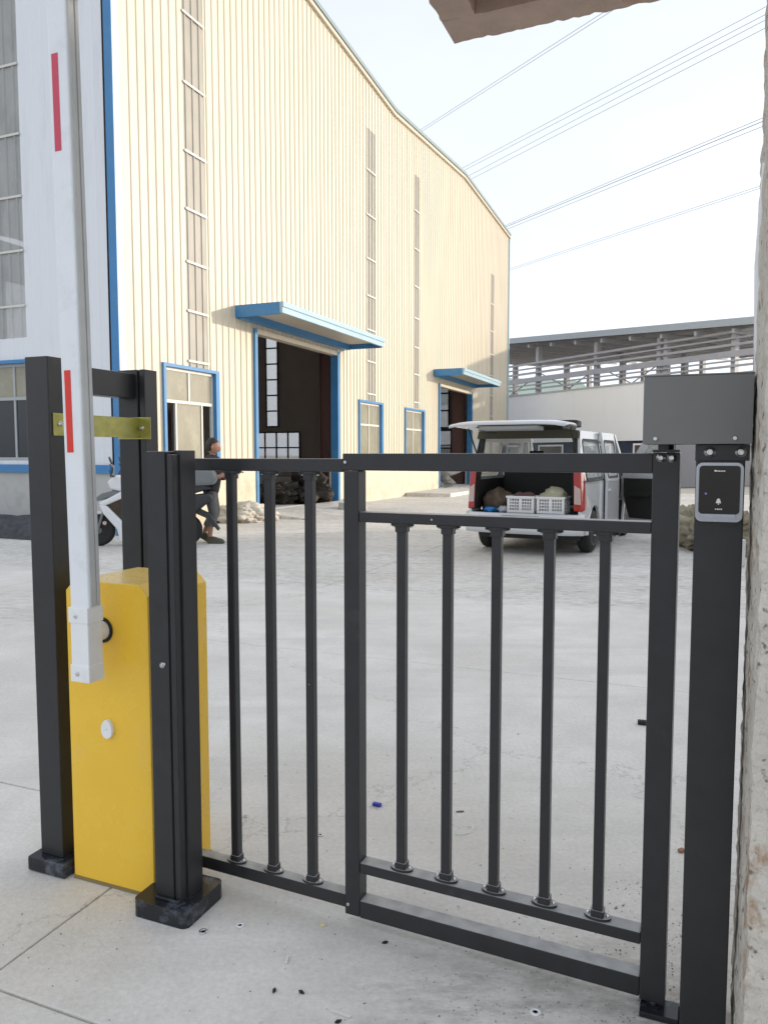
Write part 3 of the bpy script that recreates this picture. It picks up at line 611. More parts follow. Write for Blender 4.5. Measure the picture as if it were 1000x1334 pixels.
# local: +x away to the left, -y towards the camera side... the visible face is y = 0 with the depth towards negative y
WL = 24.0; pw = 2.0
for k in range(12):
    MB().box(k*pw + 0.004, (k+1)*pw - 0.004, -0.12, 0.0, 1.98, 4.42).build('panel', PANEL, ws)
MB().box(0, WL, -9, -0.13, 0.0, 4.40).build('wall', NAVY, ws)
MB().box(-0.05, WL, -0.16, 0.03, 4.42, 4.50).build('capping', SHEDRFB, ws)
for k in range(7):
    x = 0.5 + k*3.2
    w_ = MB().box(x, x + 1.7, -0.125, -0.115, 0.95, 1.78).build('window', mat('brown_window_glass', (0.10, 0.085, 0.08), 0.15), ws)
    MB().box(x - 0.08, x, -0.13, -0.09, 0.87, 1.86).box(x + 1.7, x + 1.78, -0.13, -0.09, 0.87, 1.86).box(x, x + 1.7, -0.13, -0.09, 1.78, 1.86).box(x, x + 1.7, -0.13, -0.09, 0.87, 0.95).build('frame', PANEL, w_)

# steel framed open shed behind it
FX, FY = 0.47*36.0, 36.0
fr_o, fr_r = frame_at(FX, FY, -29.0)
sf = thing('steel_framed_shed', 'unfinished open shed of galvanised steel columns and rails under a shallow sheet roof', 'shed', fr_o, fr_r)
FL = 34.0
def zr(x): return 7.42 + 0.074*x
cols_x = [0.9, 4.9, 5.35, 9.9, 15.0, 20.5, 26.5]
for x in cols_x:
    MB().box(x - 0.12, x + 0.12, -0.3, -0.02, -0.05, zr(x) - 0.35).build('column', SHEDST, sf)
for z, h in ((7.15, 0.12), (6.85, 0.08), (6.55, 0.12), (6.12, 0.30), (5.80, 0.07), (5.55, 0.10), (5.15, 0.18), (4.92, 0.07), (4.7, 0.09), (4.48, 0.06), (4.25, 0.14)):
    MB().box(-0.9, FL - 6, -0.02, 0.10, z - h/2, z + h/2).build('rail', SHEDST, sf)
for x, x2, z in ((5.1, 9.9, 4.2), (9.9, 15.0, 4.3), (15.0, 20.5, 4.4)):
    MB().bar((x, -0.35, z), (x2, -0.35, z + 2.2), 0.05, 0.05).build('brace', SHEDST, sf)
    MB().bar((x, -0.42, z + 2.2), (x2, -0.42, z), 0.05, 0.05).build('brace', SHEDST, sf)
rf = MB().add([(-0.9, 0.5, zr(-0.9)), (FL, 0.5, zr(FL)), (FL, -16, zr(FL) + 0.1), (-0.9, -16, zr(-0.9) + 0.1)] + [(-0.9, 0.5, zr(-0.9) + 0.06), (FL, 0.5, zr(FL) + 0.06), (FL, -16, zr(FL) + 0.16), (-0.9, -16, zr(-0.9) + 0.16)], [(0, 1, 2, 3), (7, 6, 5, 4), (0, 4, 5, 1), (1, 5, 6, 2), (2, 6, 7, 3), (3, 7, 4, 0)]).build('roof', SHEDRF, sf)
MB().bar((-0.9, 0.55, zr(-0.9) + 0.05), (FL, 0.55, zr(FL) + 0.05), 0.1, 0.34).build('roof_edge', SHEDRFB, rf)
for k in range(9):
    y = -0.6 - k*1.8
    MB().bar((-0.9, y, zr(-0.9) - 0.13), (FL, y, zr(FL) - 0.13), 0.14, 0.22).build('purlin', SHEDST, rf)
for k in range(16):
    x = 0.6 + k*2.1
    MB().bar((x, 0.45, zr(x) - 0.34), (x, -15.8, zr(x) - 0.24), 0.12, 0.22).build('rafter', SHEDST, sf)
for x in (4.9, 9.9, 15.0, 20.5, 26.5):
    for y in (-7.5, -15.5): MB().box(x - 0.16, x + 0.16, y - 0.16, y + 0.16, -0.05, zr(x) - 0.3).build('column', SHEDST, sf)

# far small house with a pale green roof, seen under the steel roof
fh = thing('far_house', 'far low house with pale green pitched roof beyond the steel shed', 'house', (15.2, 80, 0), R(20))
MB().box(-8, 8, 0, 8, 0, 6.6).build('wall', mat('far_wall', (0.45, 0.44, 0.40), 0.9, var=0.1, vscale=1), fh)
MB().prism([(-0.8, 6.5), (8.8, 6.5), (4, 9.6)], -8.6, 8.6, lambda u, v, h: (h, u, v)).build('roof', mat('pale_green_roof', (0.34, 0.42, 0.36), 0.6, var=0.1, vscale=1), fh)
# far greenery on the horizon
def far_ridge(name, y0, x0, x1, h, seed, z0=-0.3, n=90, depth=14):
    vs = []; fs = []
    rows = 4
    for i in range(n+1):
        x = x0 + (x1-x0)*i/n
        hh = h*(0.75 + 0.35*noise.noise(Vector((i*0.13, seed, 0))) + 0.22*noise.noise(Vector((i*0.5, seed, 3))) + 0.12*noise.noise(Vector((i*1.3, seed, 5))))
        for k in range(rows):
            t = k/(rows-1); vs.append((x, y0 + depth*t + 2*noise.noise(Vector((i*0.4, k, seed))), z0 + hh*math.sin(t*math.pi/2)**0.7))
        vs.append((x, y0 + depth*2.2, z0))
    r = rows + 1
    for i in range(n):
        for k in range(r-1): fs.append((i*r+k, (i+1)*r+k, (i+1)*r+k+1, i*r+k+1))
    return MB().add(vs, fs).build(name, HILL, smooth=True)
tag(far_ridge('far_hedge', 95, 10, 75, 1.0, 1.0), 'low dark green hedge across the far side of open ground', 'hedge', kind='stuff')
tag(far_ridge('far_hill', 420, 40, 330, 9, 4.0, depth=60), kind='structure')

# overhead cables
def sag(p, q, n=24, s=1.2):
    p, q = Vector(p), Vector(q)
    return [p.lerp(q, i/n) - Vector((0, 0, s*4*(i/n)*(1-i/n))) for i in range(n+1)]
CP, SP = math.cos(R(4.289)), math.sin(R(4.289))
def px(x, y, Y):
    u, v = (x-500)/1000, (667-y)/1000; t = Y/(CP + v*SP)
    return Vector((u*t, Y, CAM_H + (-SP + v*CP)*t))
cables = [((549, 168), (784, 17), 'thin overhead cable, upper of the pair nearest the concrete canopy'),
          ((550, 170.5), (803, 10), 'thin overhead cable, lower of the pair nearest the concrete canopy'),
          ((604, 218), (1000, 7), 'overhead cable, highest of the bundle of four crossing the sky'),
          ((606, 221), (1000, 17), 'overhead cable, second from top of the bundle of four'),
          ((611, 228.5), (1000, 24), 'overhead cable, third from top of the bundle of four'),
          ((616, 232), (1000, 34.5), 'overhead cable, lowest of the bundle of four crossing the sky'),
          ((657, 294), (993, 153.6), 'overhead cable, top of the bundle of three leading to the roof end'),
          ((661, 294.5), (993, 158), 'darkest overhead cable, middle of the bundle of three by the roof end'),
          ((664, 297), (993, 164.5), 'overhead cable, bottom of the bundle of three leading to the roof end'),
          ((664, 350), (978, 246), 'overhead cable, upper of the lowest pair above the steel shed'),
          ((666, 351.5), (978, 249), 'overhead cable, lower of the lowest pair above the steel shed')]
for i, ((x0, y0), (x1, y1), lab) in enumerate(cables):
    p, q = px(x0, y0, 95), px(x1, y1, 62); d = q - p
    pts = sag(p - d*0.6, q + d*0.8, 30, 0.0)
    r_ = 0.030 if 'darkest' in lab else (0.016 if i in (9, 10) else 0.021)
    o = MB().tube(pts, r_, 6).build('overhead_cable', WIRE); tag(o, lab, 'cable', 'overhead cables across the sky')
# earth bank and stones at the roadside beyond the gate
bank = blob('rubble_heap', STONE, None, (4.74, 11.2, 0), (0.40, 0.9, 0.40), seed=3, amp=0.5, freq=2.2, sub=5, crease=0.25); tag(bank, 'low heap of earth and stones seen between gate and keypad post', 'rubble')
wb = MB().box(-0.16, 0.16, -0.2, 0.2, 0, 0.34).build('concrete_block', mat('pale_block', (0.55, 0.55, 0.54), 0.8, var=0.1, vscale=6), bevel=0.012, loc=(4.22, 9.5, 0), rz=0.4); tag(wb, 'pale squared block lying beside the heap of earth', 'block')

# ================================================================== THE GATE
G_ROT = SITE - R(2.5)
gate = thing('swing_gate', 'black steel swing gate of square tubes with balusters and a bolted side extension', 'gate', W(-0.043, 1.925), G_ROT)
def tubebox(name, x0, x1, y0, y1, z0, z1, m=BLACK, parent=gate, bv=0.003): return MB().box(x0, x1, y0, y1, z0, z1).build(name, m, parent, bevel=bv)
tubebox('hinge_stile', -0.060, 0.0, 0.0, 0.05, 0.022, 1.384)
tubebox('lock_stile', -0.887, -0.840, 0.0, 0.05, 0.03, 1.334)
tubebox('top_rail', -0.890, -0.0605, 0.0, 0.05, 1.335, 1.383)
tubebox('middle_rail', -0.8395, -0.0605, 0.002, 0.048, 1.190, 1.219)
tubebox('lower_rail', -0.8395, -0.0605, 0.002, 0.048, 0.163, 0.194)
tubebox('bottom_rail', -0.8395, -0.0605, 0.001, 0.049, 0.028, 0.080)
tubebox('extension_top_rail', -1.46, -0.8905, 0.005, 0.045, 1.330, 1.368)
tubebox('extension_bottom_rail', -1.46, -0.8875, 0.005, 0.045, 0.046, 0.086)
def flange(parent, z, up, dz):
    """oval foot with collar and two screws"""
    n = 20; pts = [(0.034*math.cos(2*math.pi*k/n), 0.021*math.sin(2*math.pi*k/n)) for k in range(n)]
    mb = MB(); s = 1 if up else -1
    za, zb = sorted((z, z + s*0.007)); mb.prism(pts, za, zb)
    za, zb = sorted((z + s*0.007, z + s*0.024)); mb.prism(rrect(-0.0165, 0.0165, -0.0165, 0.0165, 0.005), za, zb)
    o = mb.build('flange', BLACK, parent, bevel=0.0015, seg=1)
    for x in (-0.025, 0.025):
        za, zb = sorted((z + s*0.006, z + s*0.0115)); MB().lathe([(0.0045, za), (0.005, (za+zb)/2), (0.003, zb)], 10, Matrix.Translation((x, 0, 0))).build('screw', STEEL, parent)
    return o
def baluster(x, z0, z1, y=0.025):
    b = MB().box(-0.0128, 0.0128, -0.0128, 0.0128, z0 + 0.003, z1 - 0.003).build('baluster', BLACK, gate, bevel=0.003); b.location = (x, y, 0)
    flange(b, z0, True, 0); flange(b, z1, False, 0)
for x in (-0.716, -0.581, -0.444, -0.306, -0.168): baluster(x, 0.194, 1.190)
for x in (-1.288, -1.150, -1.010): baluster(x, 0.086, 1.330)
def bolt(parent, loc, axis='y', r=0.011, m=STEEL, h=0.008, washer=True):
    """domed bolt head with washer, pointing to -y (or other axis)"""
    M = {'y': Matrix.Rotation(R(90), 4, 'X'), '-y': Matrix.Rotation(R(-90), 4, 'X'), 'x': Matrix.Rotation(R(90), 4, 'Y'), '-x': Matrix.Rotation(R(-90), 4, 'Y'), 'z': Matrix.Identity(4)}[axis]
    prof = ([(r*1.45, 0), (r*1.45, 0.0018), (r, 0.0019)] if washer else [(r, 0)]) + [(r, h*0.55), (r*0.8, h*0.85), (r*0.5, h), (r*0.42, h*0.75)]
    return MB().lathe(prof, 16, Matrix.Translation(loc) @ M).build('bolt', m, parent)
for x in (-0.042, -0.018): bolt(gate, (x, -0.0005, 1.372), r=0.0075, h=0.009)
bolt(gate, (-0.880, -0.0005, 1.358), r=0.0052, washer=False, h=0.005)
bolt(gate, (-0.876, -0.0005, 0.062), r=0.0052, washer=False, h=0.005)
bolt(gate, (-0.620, 0.0015, 1.205), r=0.003, washer=False, h=0.003)
bolt(gate, (-1.010, -0.0005 + 0.012, 0.70), r=0.0015, washer=False, h=0.002)

# latch post (100 mm) with its base cover and stop channel
lp = thing('gate_latch_post', 'black square post on wide black base plate between yellow cabinet and gate', 'post', W(-1.43, 1.845), SITE)
MB().box(-0.05, 0.018, -0.05, 0.05, 0.045, 1.389).build('post', BLACK, lp, bevel=0.003)
MB().box(0.018, 0.026, -0.045, 0.045, 0.045, 1.386).build('groove', mat('groove_black', (0.010, 0.010, 0.011), 0.6), lp)
MB().box(0.026, 0.050, -0.02, 0.05, 0.045, 1.392).build('stop_channel', BLACK, lp, bevel=0.002)
MB().box(0.026, 0.044, -0.05, -0.021, 0.045, 1.380).build('stop_channel', BLACK, lp, bevel=0.002)
base = MB().prism(rrect(-0.105, 0.09, -0.09, 0.105, 0.022), 0.0, 0.052).build('base_plate', BLACKB, lp, bevel=0.024, seg=4)
MB().box(-0.044, 0.044, -0.062, -0.0505, 0.052, 0.062).build('weld_bead', BLACKB, lp, bevel=0.004)
bolt(lp, (-0.006, -0.0505, 0.765), r=0.006, h=0.006); bolt(lp, (0.004, -0.0505, 0.770), r=0.005, h=0.006, washer=False)

# hinge post with base, operator housing, keypad
hp = thing('gate_hinge_post', 'thick black square post beside the stained concrete pillar', 'post', W(0.042, 1.905), SITE)
MB().box(-0.05, 0.05, -0.05, 0.05, 0.0, 1.402).build('post', BLACK, hp, bevel=0.003)
MB().box(-0.052, 0.058, -0.054, -0.0505, 1.366, 1.402).build('mounting_plate', BLACK, hp, bevel=0.001)
for x in (-0.022, 0.040): bolt(hp, (x, -0.0545, 1.385), r=0.0085, h=0.010)
MB().box(-0.142, -0.0505, -0.012, 0.055, 0.001, 0.016).build('pivot_bracket', BLACKB, hp, bevel=0.003)
MB().cyl((-0.112, 0.045, 0.015), (-0.112, 0.045, 0.024), 0.016, 16).build('pivot_pin', STEEL, hp)
op = thing('gate_operator_housing', 'dark grey sheet metal box mounted on top of the thick post', 'operator box', W(-0.009, 1.905), SITE)
MB().prism(rrect(-0.112, 0.112, 1.403, 1.553, 0.003, 2), -0.072, 0.07, YAX).build('cover', GREYBOX, op, bevel=0.002)
MB().box(-0.113, 0.113, -0.073, 0.071, 1.5535, 1.5565).build('lid', GREYBOX, op, bevel=0.001)
MB().cyl((-0.066, 0.045, 1.386), (-0.066, 0.045, 1.404), 0.019, 20).box(-0.095, -0.035, 0.02, 0.075, 1.385, 1.391).build('drive_shaft', BLACKB, op)
for x in (-0.085, 0.078): bolt(op, (x, -0.0725, 1.415), r=0.0042, h=0.006, washer=False, m=PLAST)
kp = thing('keypad_reader', 'black glossy keypad reader in rounded silver frame on the thick post', 'keypad', W(0.040, 1.8545), SITE)
MB().prism(rrect(-0.047, 0.049, 1.232, 1.362, 0.014, 6), -0.020, -0.0005, YAX).build('body', SILVER, kp, bevel=0.005, seg=3)
MB().prism(rrect(-0.0405, 0.0425, 1.2495, 1.3555, 0.008, 5), -0.0235, -0.0195, YAX).build('panel', GLOSSBLK, kp, bevel=0.0015, seg=2)
MB().box(-0.036, 0.036, -0.0225, -0.0195, 1.2405, 1.2485).build('lower_strip', SILVER, kp, bevel=0.001)
bell = [(-0.0055, 1.2735), (0.0055, 1.2735), (0.0042, 1.2775), (0.0030, 1.2815), (0.0010, 1.2838), (-0.0010, 1.2838), (-0.0030, 1.2815), (-0.0042, 1.2775)]
MB().prism(bell, -0.0239, -0.0234, YAX).prism([(0.0016*math.cos(k*0.785), 1.2716 + 0.0012*math.sin(k*0.785)) for k in range(8)], -0.0239, -0.0234, YAX).build('bell_symbol', PRINT, kp)
for k, (x, w_) in enumerate(((-0.0065, 0.002), (-0.003, 0.0035), (0.0015, 0.002), (0.0045, 0.003))):
    MB().box(x, x + w_, -0.0239, -0.0234, 1.2590, 1.2615).build('printed_mark', PRINT, kp)
for k, (x, w_) in enumerate(((-0.010, 0.0052), (-0.004, 0.0022), (-0.001, 0.0026), (0.0024, 0.0020), (0.0052, 0.0026), (0.0086, 0.0030))):
    MB().box(x, x + w_, -0.0239, -0.0234, 1.3425, 1.3450 + (0.001 if k == 0 else 0)).build('printed_mark', PRINT, kp)
MB().cyl((-0.026, -0.0239, 1.294), (-0.026, -0.0234, 1.294), 0.0022, 12).build('indicator', mat('indicator_led', (0.25, 0.3, 0.7), 0.2), kp)

# ================================================================== BARRIER MACHINE
cab = thing('barrier_machine', 'yellow parking barrier cabinet with its white boom raised upright', 'barrier', W(-1.69, 1.85), SITE)
cx0, cx1, cd, ch, cf = -0.16, 0.16, 0.30, 0.985, 0.034
prof = [(cx0, 0.0), (cx1, 0.0), (cx1, ch - cf), (cx1 - cf, ch), (cx0 + cf, ch), (cx0, ch - cf)]
MB().prism(prof, 0.0, cd, YAX).build('cabinet', YELLOW, cab, bevel=0.003)
MB().box(cx0 - 0.002, cx1 + 0.002, -0.002, cd + 0.002, 0.0, 0.012).build('foot_seam', mat('seam_brown', (0.25, 0.19, 0.08), 0.8, var=0.3), cab)  # dark brown band round the cabinet foot
lk = MB().prism([(0.021*math.cos(2*math.pi*k/24)*(1 - 0.12*math.sin(2*math.pi*k/24)), 0.523 + 0.030*math.sin(2*math.pi*k/24)) for k in range(24)], -0.014, -0.0005, YAX).build('lock_cover', PLAST, cab, bevel=0.005, seg=3)
MB().cyl((0.002, -0.0155, 0.523), (0.002, -0.0135, 0.523), 0.002, 8).build('screw', STEEL, lk)
hub = MB().cyl((-0.015, -0.075, 0.835), (-0.015, -0.0005, 0.835), 0.030, 24).build('arm_shaft', PLAST, cab)
MB().lathe([(0.032, 0), (0.040, 0), (0.040, 0.004), (0.032, 0.004)], 28, Matrix.Translation((-0.015, -0.0005, 0.835)) @ Matrix.Rotation(R(90), 4, 'X')).build('shaft_ring', RUBBER, hub)
AX = -0.005                                             # boom centre line
def arm_box(name, x0, x1, y0, y1, z0, z1, m, parent, bv=0.003): return MB().box(x0, x1, y0, y1, z0, z1).build(name, m, parent, bevel=bv)
AX += 0.024
clamp = arm_box('arm_bracket', AX - 0.034, AX + 0.032, -0.132, -0.072, 0.712, 0.925, PLAST, cab, 0.004)
arm_box('collar', AX - 0.038, AX + 0.035, -0.135, -0.070, 0.885, 0.932, PLAST, clamp, 0.003)
arm_box('collar', AX - 0.037, AX + 0.034, -0.134, -0.071, 0.708, 0.760, PLAST, clamp, 0.003)
for z in (0.733, 0.905): bolt(clamp, (AX - 0.010, -0.1352, z), r=0.006, h=0.004, washer=False)
AX -= 0.024
boom = MB().prism(rrect(AX - 0.036, AX + 0.034, -0.128, -0.078, 0.006, 3), 0.93, 4.3).build('boom_arm', ARMW, cab)
MB().prism(rrect(AX + 0.0335, AX + 0.0385, -0.122, -0.100, 0.001, 1), 0.935, 4.3).build('edge_strip', ARMG, boom)
MB().prism(rrect(AX + 0.0335, AX + 0.0395, -0.096, -0.084, 0.001, 1), 0.935, 4.3).build('edge_strip', ARMG, boom)
MB().box(AX - 0.022, AX + 0.001, -0.1292, -0.1278, 1.386, 1.622).build('reflective_tape', RED, boom)
MB().box(AX - 0.022, AX + 0.001, -0.1292, -0.1278, 2.235, 2.500).build('reflective_tape', PINK, boom)['label'] = 'faded pinkish red tape'
MB().box(AX - 0.022, AX + 0.001, -0.1292, -0.1278, 3.10, 3.36).build('reflective_tape', PINK, boom)

boom.rotation_euler = (0, -0.013, 0); boom.location = (0.024 + 0.012, 0, 0)          # leans a touch
# black two-post frame behind the barrier
pf = thing('black_post_frame', 'black frame of two square posts and a crossbar beside the yellow cabinet', 'post frame', W(-1.955, 1.90), SITE)
fp = MB().box(-0.047, 0.047, -0.04, 0.035, 0.05, 1.690).build('post', BLACK, pf, bevel=0.003)
MB().box(-0.047, 0.042, 0.385, 0.455, 0.0, 1.690).build('post', BLACK, pf, bevel=0.003)
MB().box(0.042, 0.052, 0.395, 0.45, 0.0, 1.686).build('groove', mat('groove_black', (0.010, 0.010, 0.011), 0.6), pf)
MB().box(0.052, 0.075, 0.385, 0.455, 0.0, 1.690).build('channel', BLACK, pf, bevel=0.002)
MB().box(-0.030, 0.030, 0.0355, 0.3845, 1.585, 1.675).build('crossbar', BLACK, pf, bevel=0.003)
MB().box(-0.075, 0.085, -0.075, 0.06, 0.0, 0.05).build('base_cover', BLACKB, pf, bevel=0.010, seg=3)
for z in (1.605, 1.655): bolt(pf, (0.020, 0.3845, z), r=0.0055, h=0.006, washer=False)
st_ = MB().box(0.0475, 0.0505, -0.025, 0.042, 1.440, 1.512).build('strap_plate', ZINC, pf, bevel=0.001)
bolt(st_, (0.0508, 0.003, 1.478), axis='x', r=0.006, h=0.010)
sb_ = MB().box(0.0475, 0.0505, 0.0425, 0.378, 1.440, 1.512).box(-0.025, 0.0505, 0.378, 0.3815, 1.440, 1.512).build('strap', ZINC, pf, bevel=0.001)
sc_ = MB().box(-0.05, 0.100, 0.3818, 0.3846, 1.436, 1.516).build('strap_plate', ZINC, pf, bevel=0.001)
for x in (0.03, 0.062): bolt(sc_, (x, 0.3815, 1.476), r=0.006, h=0.010)

# ================================================================== VAN (local: x right, y forward, z up, origin under the middle of the rear)
VAN_AZ = 27.5
van = thing('white_minivan', 'white minivan with raised tailgate and open front door parked on the yard', 'van', (1.90, 10.50, 0), R(-VAN_AZ))
HW = 0.82
def side_fn(sx, t0, t1):        # maps (y, z, h) to the tumblehome side; h is depth inwards
    def f(y, z, h):
        x = HW - max(0, z - 0.98)*0.145 - max(0, y - 3.2)*0.10 - max(0, 0.12 - y)*0.35
        return (sx*(x - h), y, z)
    return f
def arc(cy, cz, r, a0, a1, n=12): return [(cy + r*math.cos(R(a0 + (a1-a0)*k/n)), cz + r*math.sin(R(a0 + (a1-a0)*k/n))) for k in range(n+1)]
RA, FA, WR = 0.72, 3.30, 0.305                # axles, wheel radius
low_rear = [(0.02, 0.30), (RA - 0.37, 0.28)] + arc(RA, 0.31, 0.36, 185, -5) + [(RA + 0.37, 0.26), (1.32, 0.26), (1.32, 0.98), (0.03, 0.98)]
low_mid = [(1.325, 0.26), (2.20, 0.26), (2.20, 0.98), (1.325, 0.98)]
low_fdoor = [(2.205, 0.26), (2.86, 0.26), (3.0, 0.70), (3.02, 0.98), (2.205, 0.98)]
low_front = [(2.865, 0.26), (FA - 0.37, 0.28)] + arc(FA, 0.31, 0.36, 185, -5) + [(FA + 0.37, 0.26), (4.10, 0.30), (4.16, 0.62), (3.98, 0.88), (3.30, 1.00), (3.025, 0.98), (3.005, 0.70)]
up_rear = [(0.03, 0.982), (1.32, 0.982), (1.32, 1.70), (0.20, 1.70), (0.10, 1.45)]
up_rwin = rrect(0.26, 1.20, 1.06, 1.56, 0.06)
up_mid = [(1.325, 0.982), (2.20, 0.982), (2.20, 1.70), (1.325, 1.70)]
up_mwin = rrect(1.40, 2.12, 1.06, 1.56, 0.06)
up_fdoor = [(2.205, 0.982), (3.05, 0.982), (2.95, 1.12), (2.50, 1.70), (2.205, 1.70)]
up_fwin = [(2.28, 1.06), (2.86, 1.06), (2.46, 1.58), (2.28, 1.58)]
up_apillar = [(3.055, 0.984), (3.30, 1.00), (2.62, 1.70), (2.52, 1.70), (2.96, 1.12)]
door_open = {}
for sx in (-1, 1):
    f = side_fn(sx, 0, 0)
    for nm, lo, up, hole in (('rear_quarter', low_rear, up_rear, up_rwin), ('sliding_door', low_mid, up_mid, up_mwin)):
        q = MB().prism(lo, 0.0, 0.035, f).prism(up, 0.0, 0.035, f, holes=[hole]).build(nm, CARW, van)
        MB().prism(hole, 0.012, 0.018, f).build('side_window', CARGL, q)
        MB().prism([(p[0], p[1]) for p in rrect(min(x for x, _ in hole) - 0.035, max(x for x, _ in hole) + 0.035, 1.025, 1.595, 0.07)], -0.004, 0.006, f, holes=[hole]).build('window_seal', CARIN, q)
        if nm == 'sliding_door':
            MB().prism(rrect(1.40, 1.58, 0.83, 0.875, 0.02), -0.028, -0.002, f).build('handle', CARW, q, bevel=0.006)
            if sx == 1: q.location = (0.06, -0.05, 0)      # stands slightly ajar
        else:
            MB().prism([(0.10, 1.005), (1.30, 1.005), (1.30, 1.022), (0.10, 1.022)], -0.003, 0.004, f).build('slide_track', CARIN, q)
    MB().prism(low_front, 0.0, 0.035, f).prism(up_apillar, 0.0, 0.04, f).build('front_wing', CARW, van)
    if sx == -1:
        q = MB().prism(low_fdoor, 0.0, 0.035, f).prism(up_fdoor, 0.0, 0.035, f, holes=[up_fwin]).build('front_door', CARW, van)
        MB().prism(up_fwin, 0.012, 0.018, f).build('side_window', CARGL, q)
    else:
        g2 = lambda y, z, h: (f(y, z, h)[0] - f(2.98, 0.6, 0)[0], y - 2.98, z)
        q = MB().prism(low_fdoor, 0.0, 0.03, g2).prism(up_fdoor, 0.0, 0.03, g2, holes=[up_fwin]).build('front_door', CARW, van)
        q.location = (f(2.98, 0.6, 0)[0], 2.98, 0); q.rotation_euler = (0, 0, R(66))
        MB().prism(up_fwin, 0.012, 0.018, g2).build('side_window', CARGL, q)
        MB().prism([(2.235, 0.34), (2.84, 0.34), (2.95, 0.70), (2.96, 0.99), (2.235, 0.99)], 0.031, 0.085, g2).build('door_trim', CARIN, q, bevel=0.012)
        MB().prism([(2.25, 0.30), (2.82, 0.30), (2.86, 0.36), (2.25, 0.36)], 0.030, 0.04, g2).build('door_lower_edge', CARW, q)
        MB().prism(rrect(2.45, 2.82, 0.70, 0.76, 0.025), 0.086, 0.13, g2).build('armrest', CARIN, q, bevel=0.01)
    # wing mirror
    MB().prism(rrect(0, 0.20, 1.0, 1.13, 0.03), 0, 0.09, lambda u, v, h, sx=sx: (sx*(HW + 0.01 + u), 3.0 + h, v)).build('wing_mirror', CARIN, van, bevel=0.02) if sx == -1 else None
# roof: crowned sheet
vs = []; nX, nY = 12, 20
for i in range(nX+1):
    for j in range(nY+1):
        u = -1 + 2*i/nX; y = 0.20 + (2.62 - 0.20)*j/nY
        hw = HW - 0.72*0.145
        z = 1.70 + 0.055*(1 - u*u)**0.6*(1 - 0.35*abs(2*j/nY - 1)**3)
        vs.append((u*hw, y, z))
fs = [(i*(nY+1)+j, (i+1)*(nY+1)+j, (i+1)*(nY+1)+j+1, i*(nY+1)+j+1) for i in range(nX) for j in range(nY)]
rf = MB().add(vs, fs, smooth=True).build('roof', CARW, van)
MB().add([(x, y, z - 0.035) for x, y, z in vs], fs, smooth=True).build('headlining', CARHL, rf)
for k in range(3):
    MB().box(-0.28 + k*0.22, -0.28 + k*0.22 + 0.15, 0.45, 0.48, 1.752, 1.762).build('roof_rib', CARIN, rf)
# rear surround: header, D-pillars, sill, bumper
hw_t = HW - 0.72*0.145
MB().prism([(-0.72, 1.60), (0.72, 1.60), (0.70, 1.70), (0.5, 1.738), (0, 1.75), (-0.5, 1.738), (-0.70, 1.70)], 0.13, 0.26, YAX).build('rear_header', CARHL, van)
for sx in (-1, 1):
    MB().add([(sx*0.80, 0.02, 0.62), (sx*0.70, 0.02, 0.62), (sx*0.63, 0.16, 1.66), (sx*0.715, 0.18, 1.69), (sx*0.80, 0.10, 0.62), (sx*0.70, 0.10, 0.62), (sx*0.63, 0.26, 1.66), (sx*0.715, 0.26, 1.69)],
             [(0, 1, 2, 3), (7, 6, 5, 4), (0, 4, 5, 1), (1, 5, 6, 2), (2, 6, 7, 3), (3, 7, 4, 0)]).build('rear_pillar', CARIN, van)
    # tail lamp wraps round the corner
    lampf = lambda u, v, h, sx=sx: (sx*(0.835 - u*0.9 - max(0, v - 0.98)*0.145 - h), -0.018 + (0.135 if u < 0.02 else 0) + max(0, v - 0.98)*0.15 + h*0.3, v)
    tl = MB()
    P = [(sx*x, y, z) for x, y, z in ((0.70, -0.015, 0.63), (0.80, 0.0, 0.62), (0.826, 0.10, 0.63), (0.826, 0.20, 0.72),
                                       (0.68, 0.005, 1.14), (0.775, 0.02, 1.16), (0.800, 0.13, 1.12), (0.806, 0.17, 0.98))]
    tl.add(P, [(0, 1, 5, 4), (1, 2, 6, 5), (2, 3, 7, 6), (4, 5, 6, 7), (0, 3, 2, 1), (0, 4, 7, 3)])
    tlo = tl.build('tail_light', TAILR, van, bevel=0.012)
    MB().add([(sx*0.705, -0.022, 0.72), (sx*0.792, -0.008, 0.71), (sx*0.778, 0.002, 0.92), (sx*0.70, -0.012, 0.97)] + [(sx*0.705, 0.0, 0.72), (sx*0.792, 0.012, 0.71), (sx*0.778, 0.022, 0.92), (sx*0.70, 0.008, 0.97)],
             [(0, 1, 2, 3), (7, 6, 5, 4), (0, 4, 5, 1), (1, 5, 6, 2), (2, 6, 7, 3), (3, 7, 4, 0)]).build('clear_lens', TAILW, tlo, bevel=0.004)
bump = []
for i in range(17):
    t = -1 + 2*i/16; x = 0.83*t; y = -0.13 + 0.14*abs(t)**3.5
    bump.append((x, y))
mb = MB(); ring = [(0.0, 0.30), (-0.012, 0.38), (-0.01, 0.52), (0.01, 0.575), (0.09, 0.58), (0.12, 0.30)]
vs = [(x, y + dy, z) for x, y in bump for dy, z in ring]; k = len(ring)
mb.add(vs, [(i*k+j, i*k+(j+1) % k, (i+1)*k+(j+1) % k, (i+1)*k+j) for i in range(16) for j in range(k)] + [tuple(range(k)), tuple(16*k + j for j in reversed(range(k)))], smooth=True)
bp = mb.build('rear_bumper', CARW, van)
MB().box(-0.26, 0.26, -0.146, -0.138, 0.43, 0.55).build('number_plate_recess', CARIN, bp)
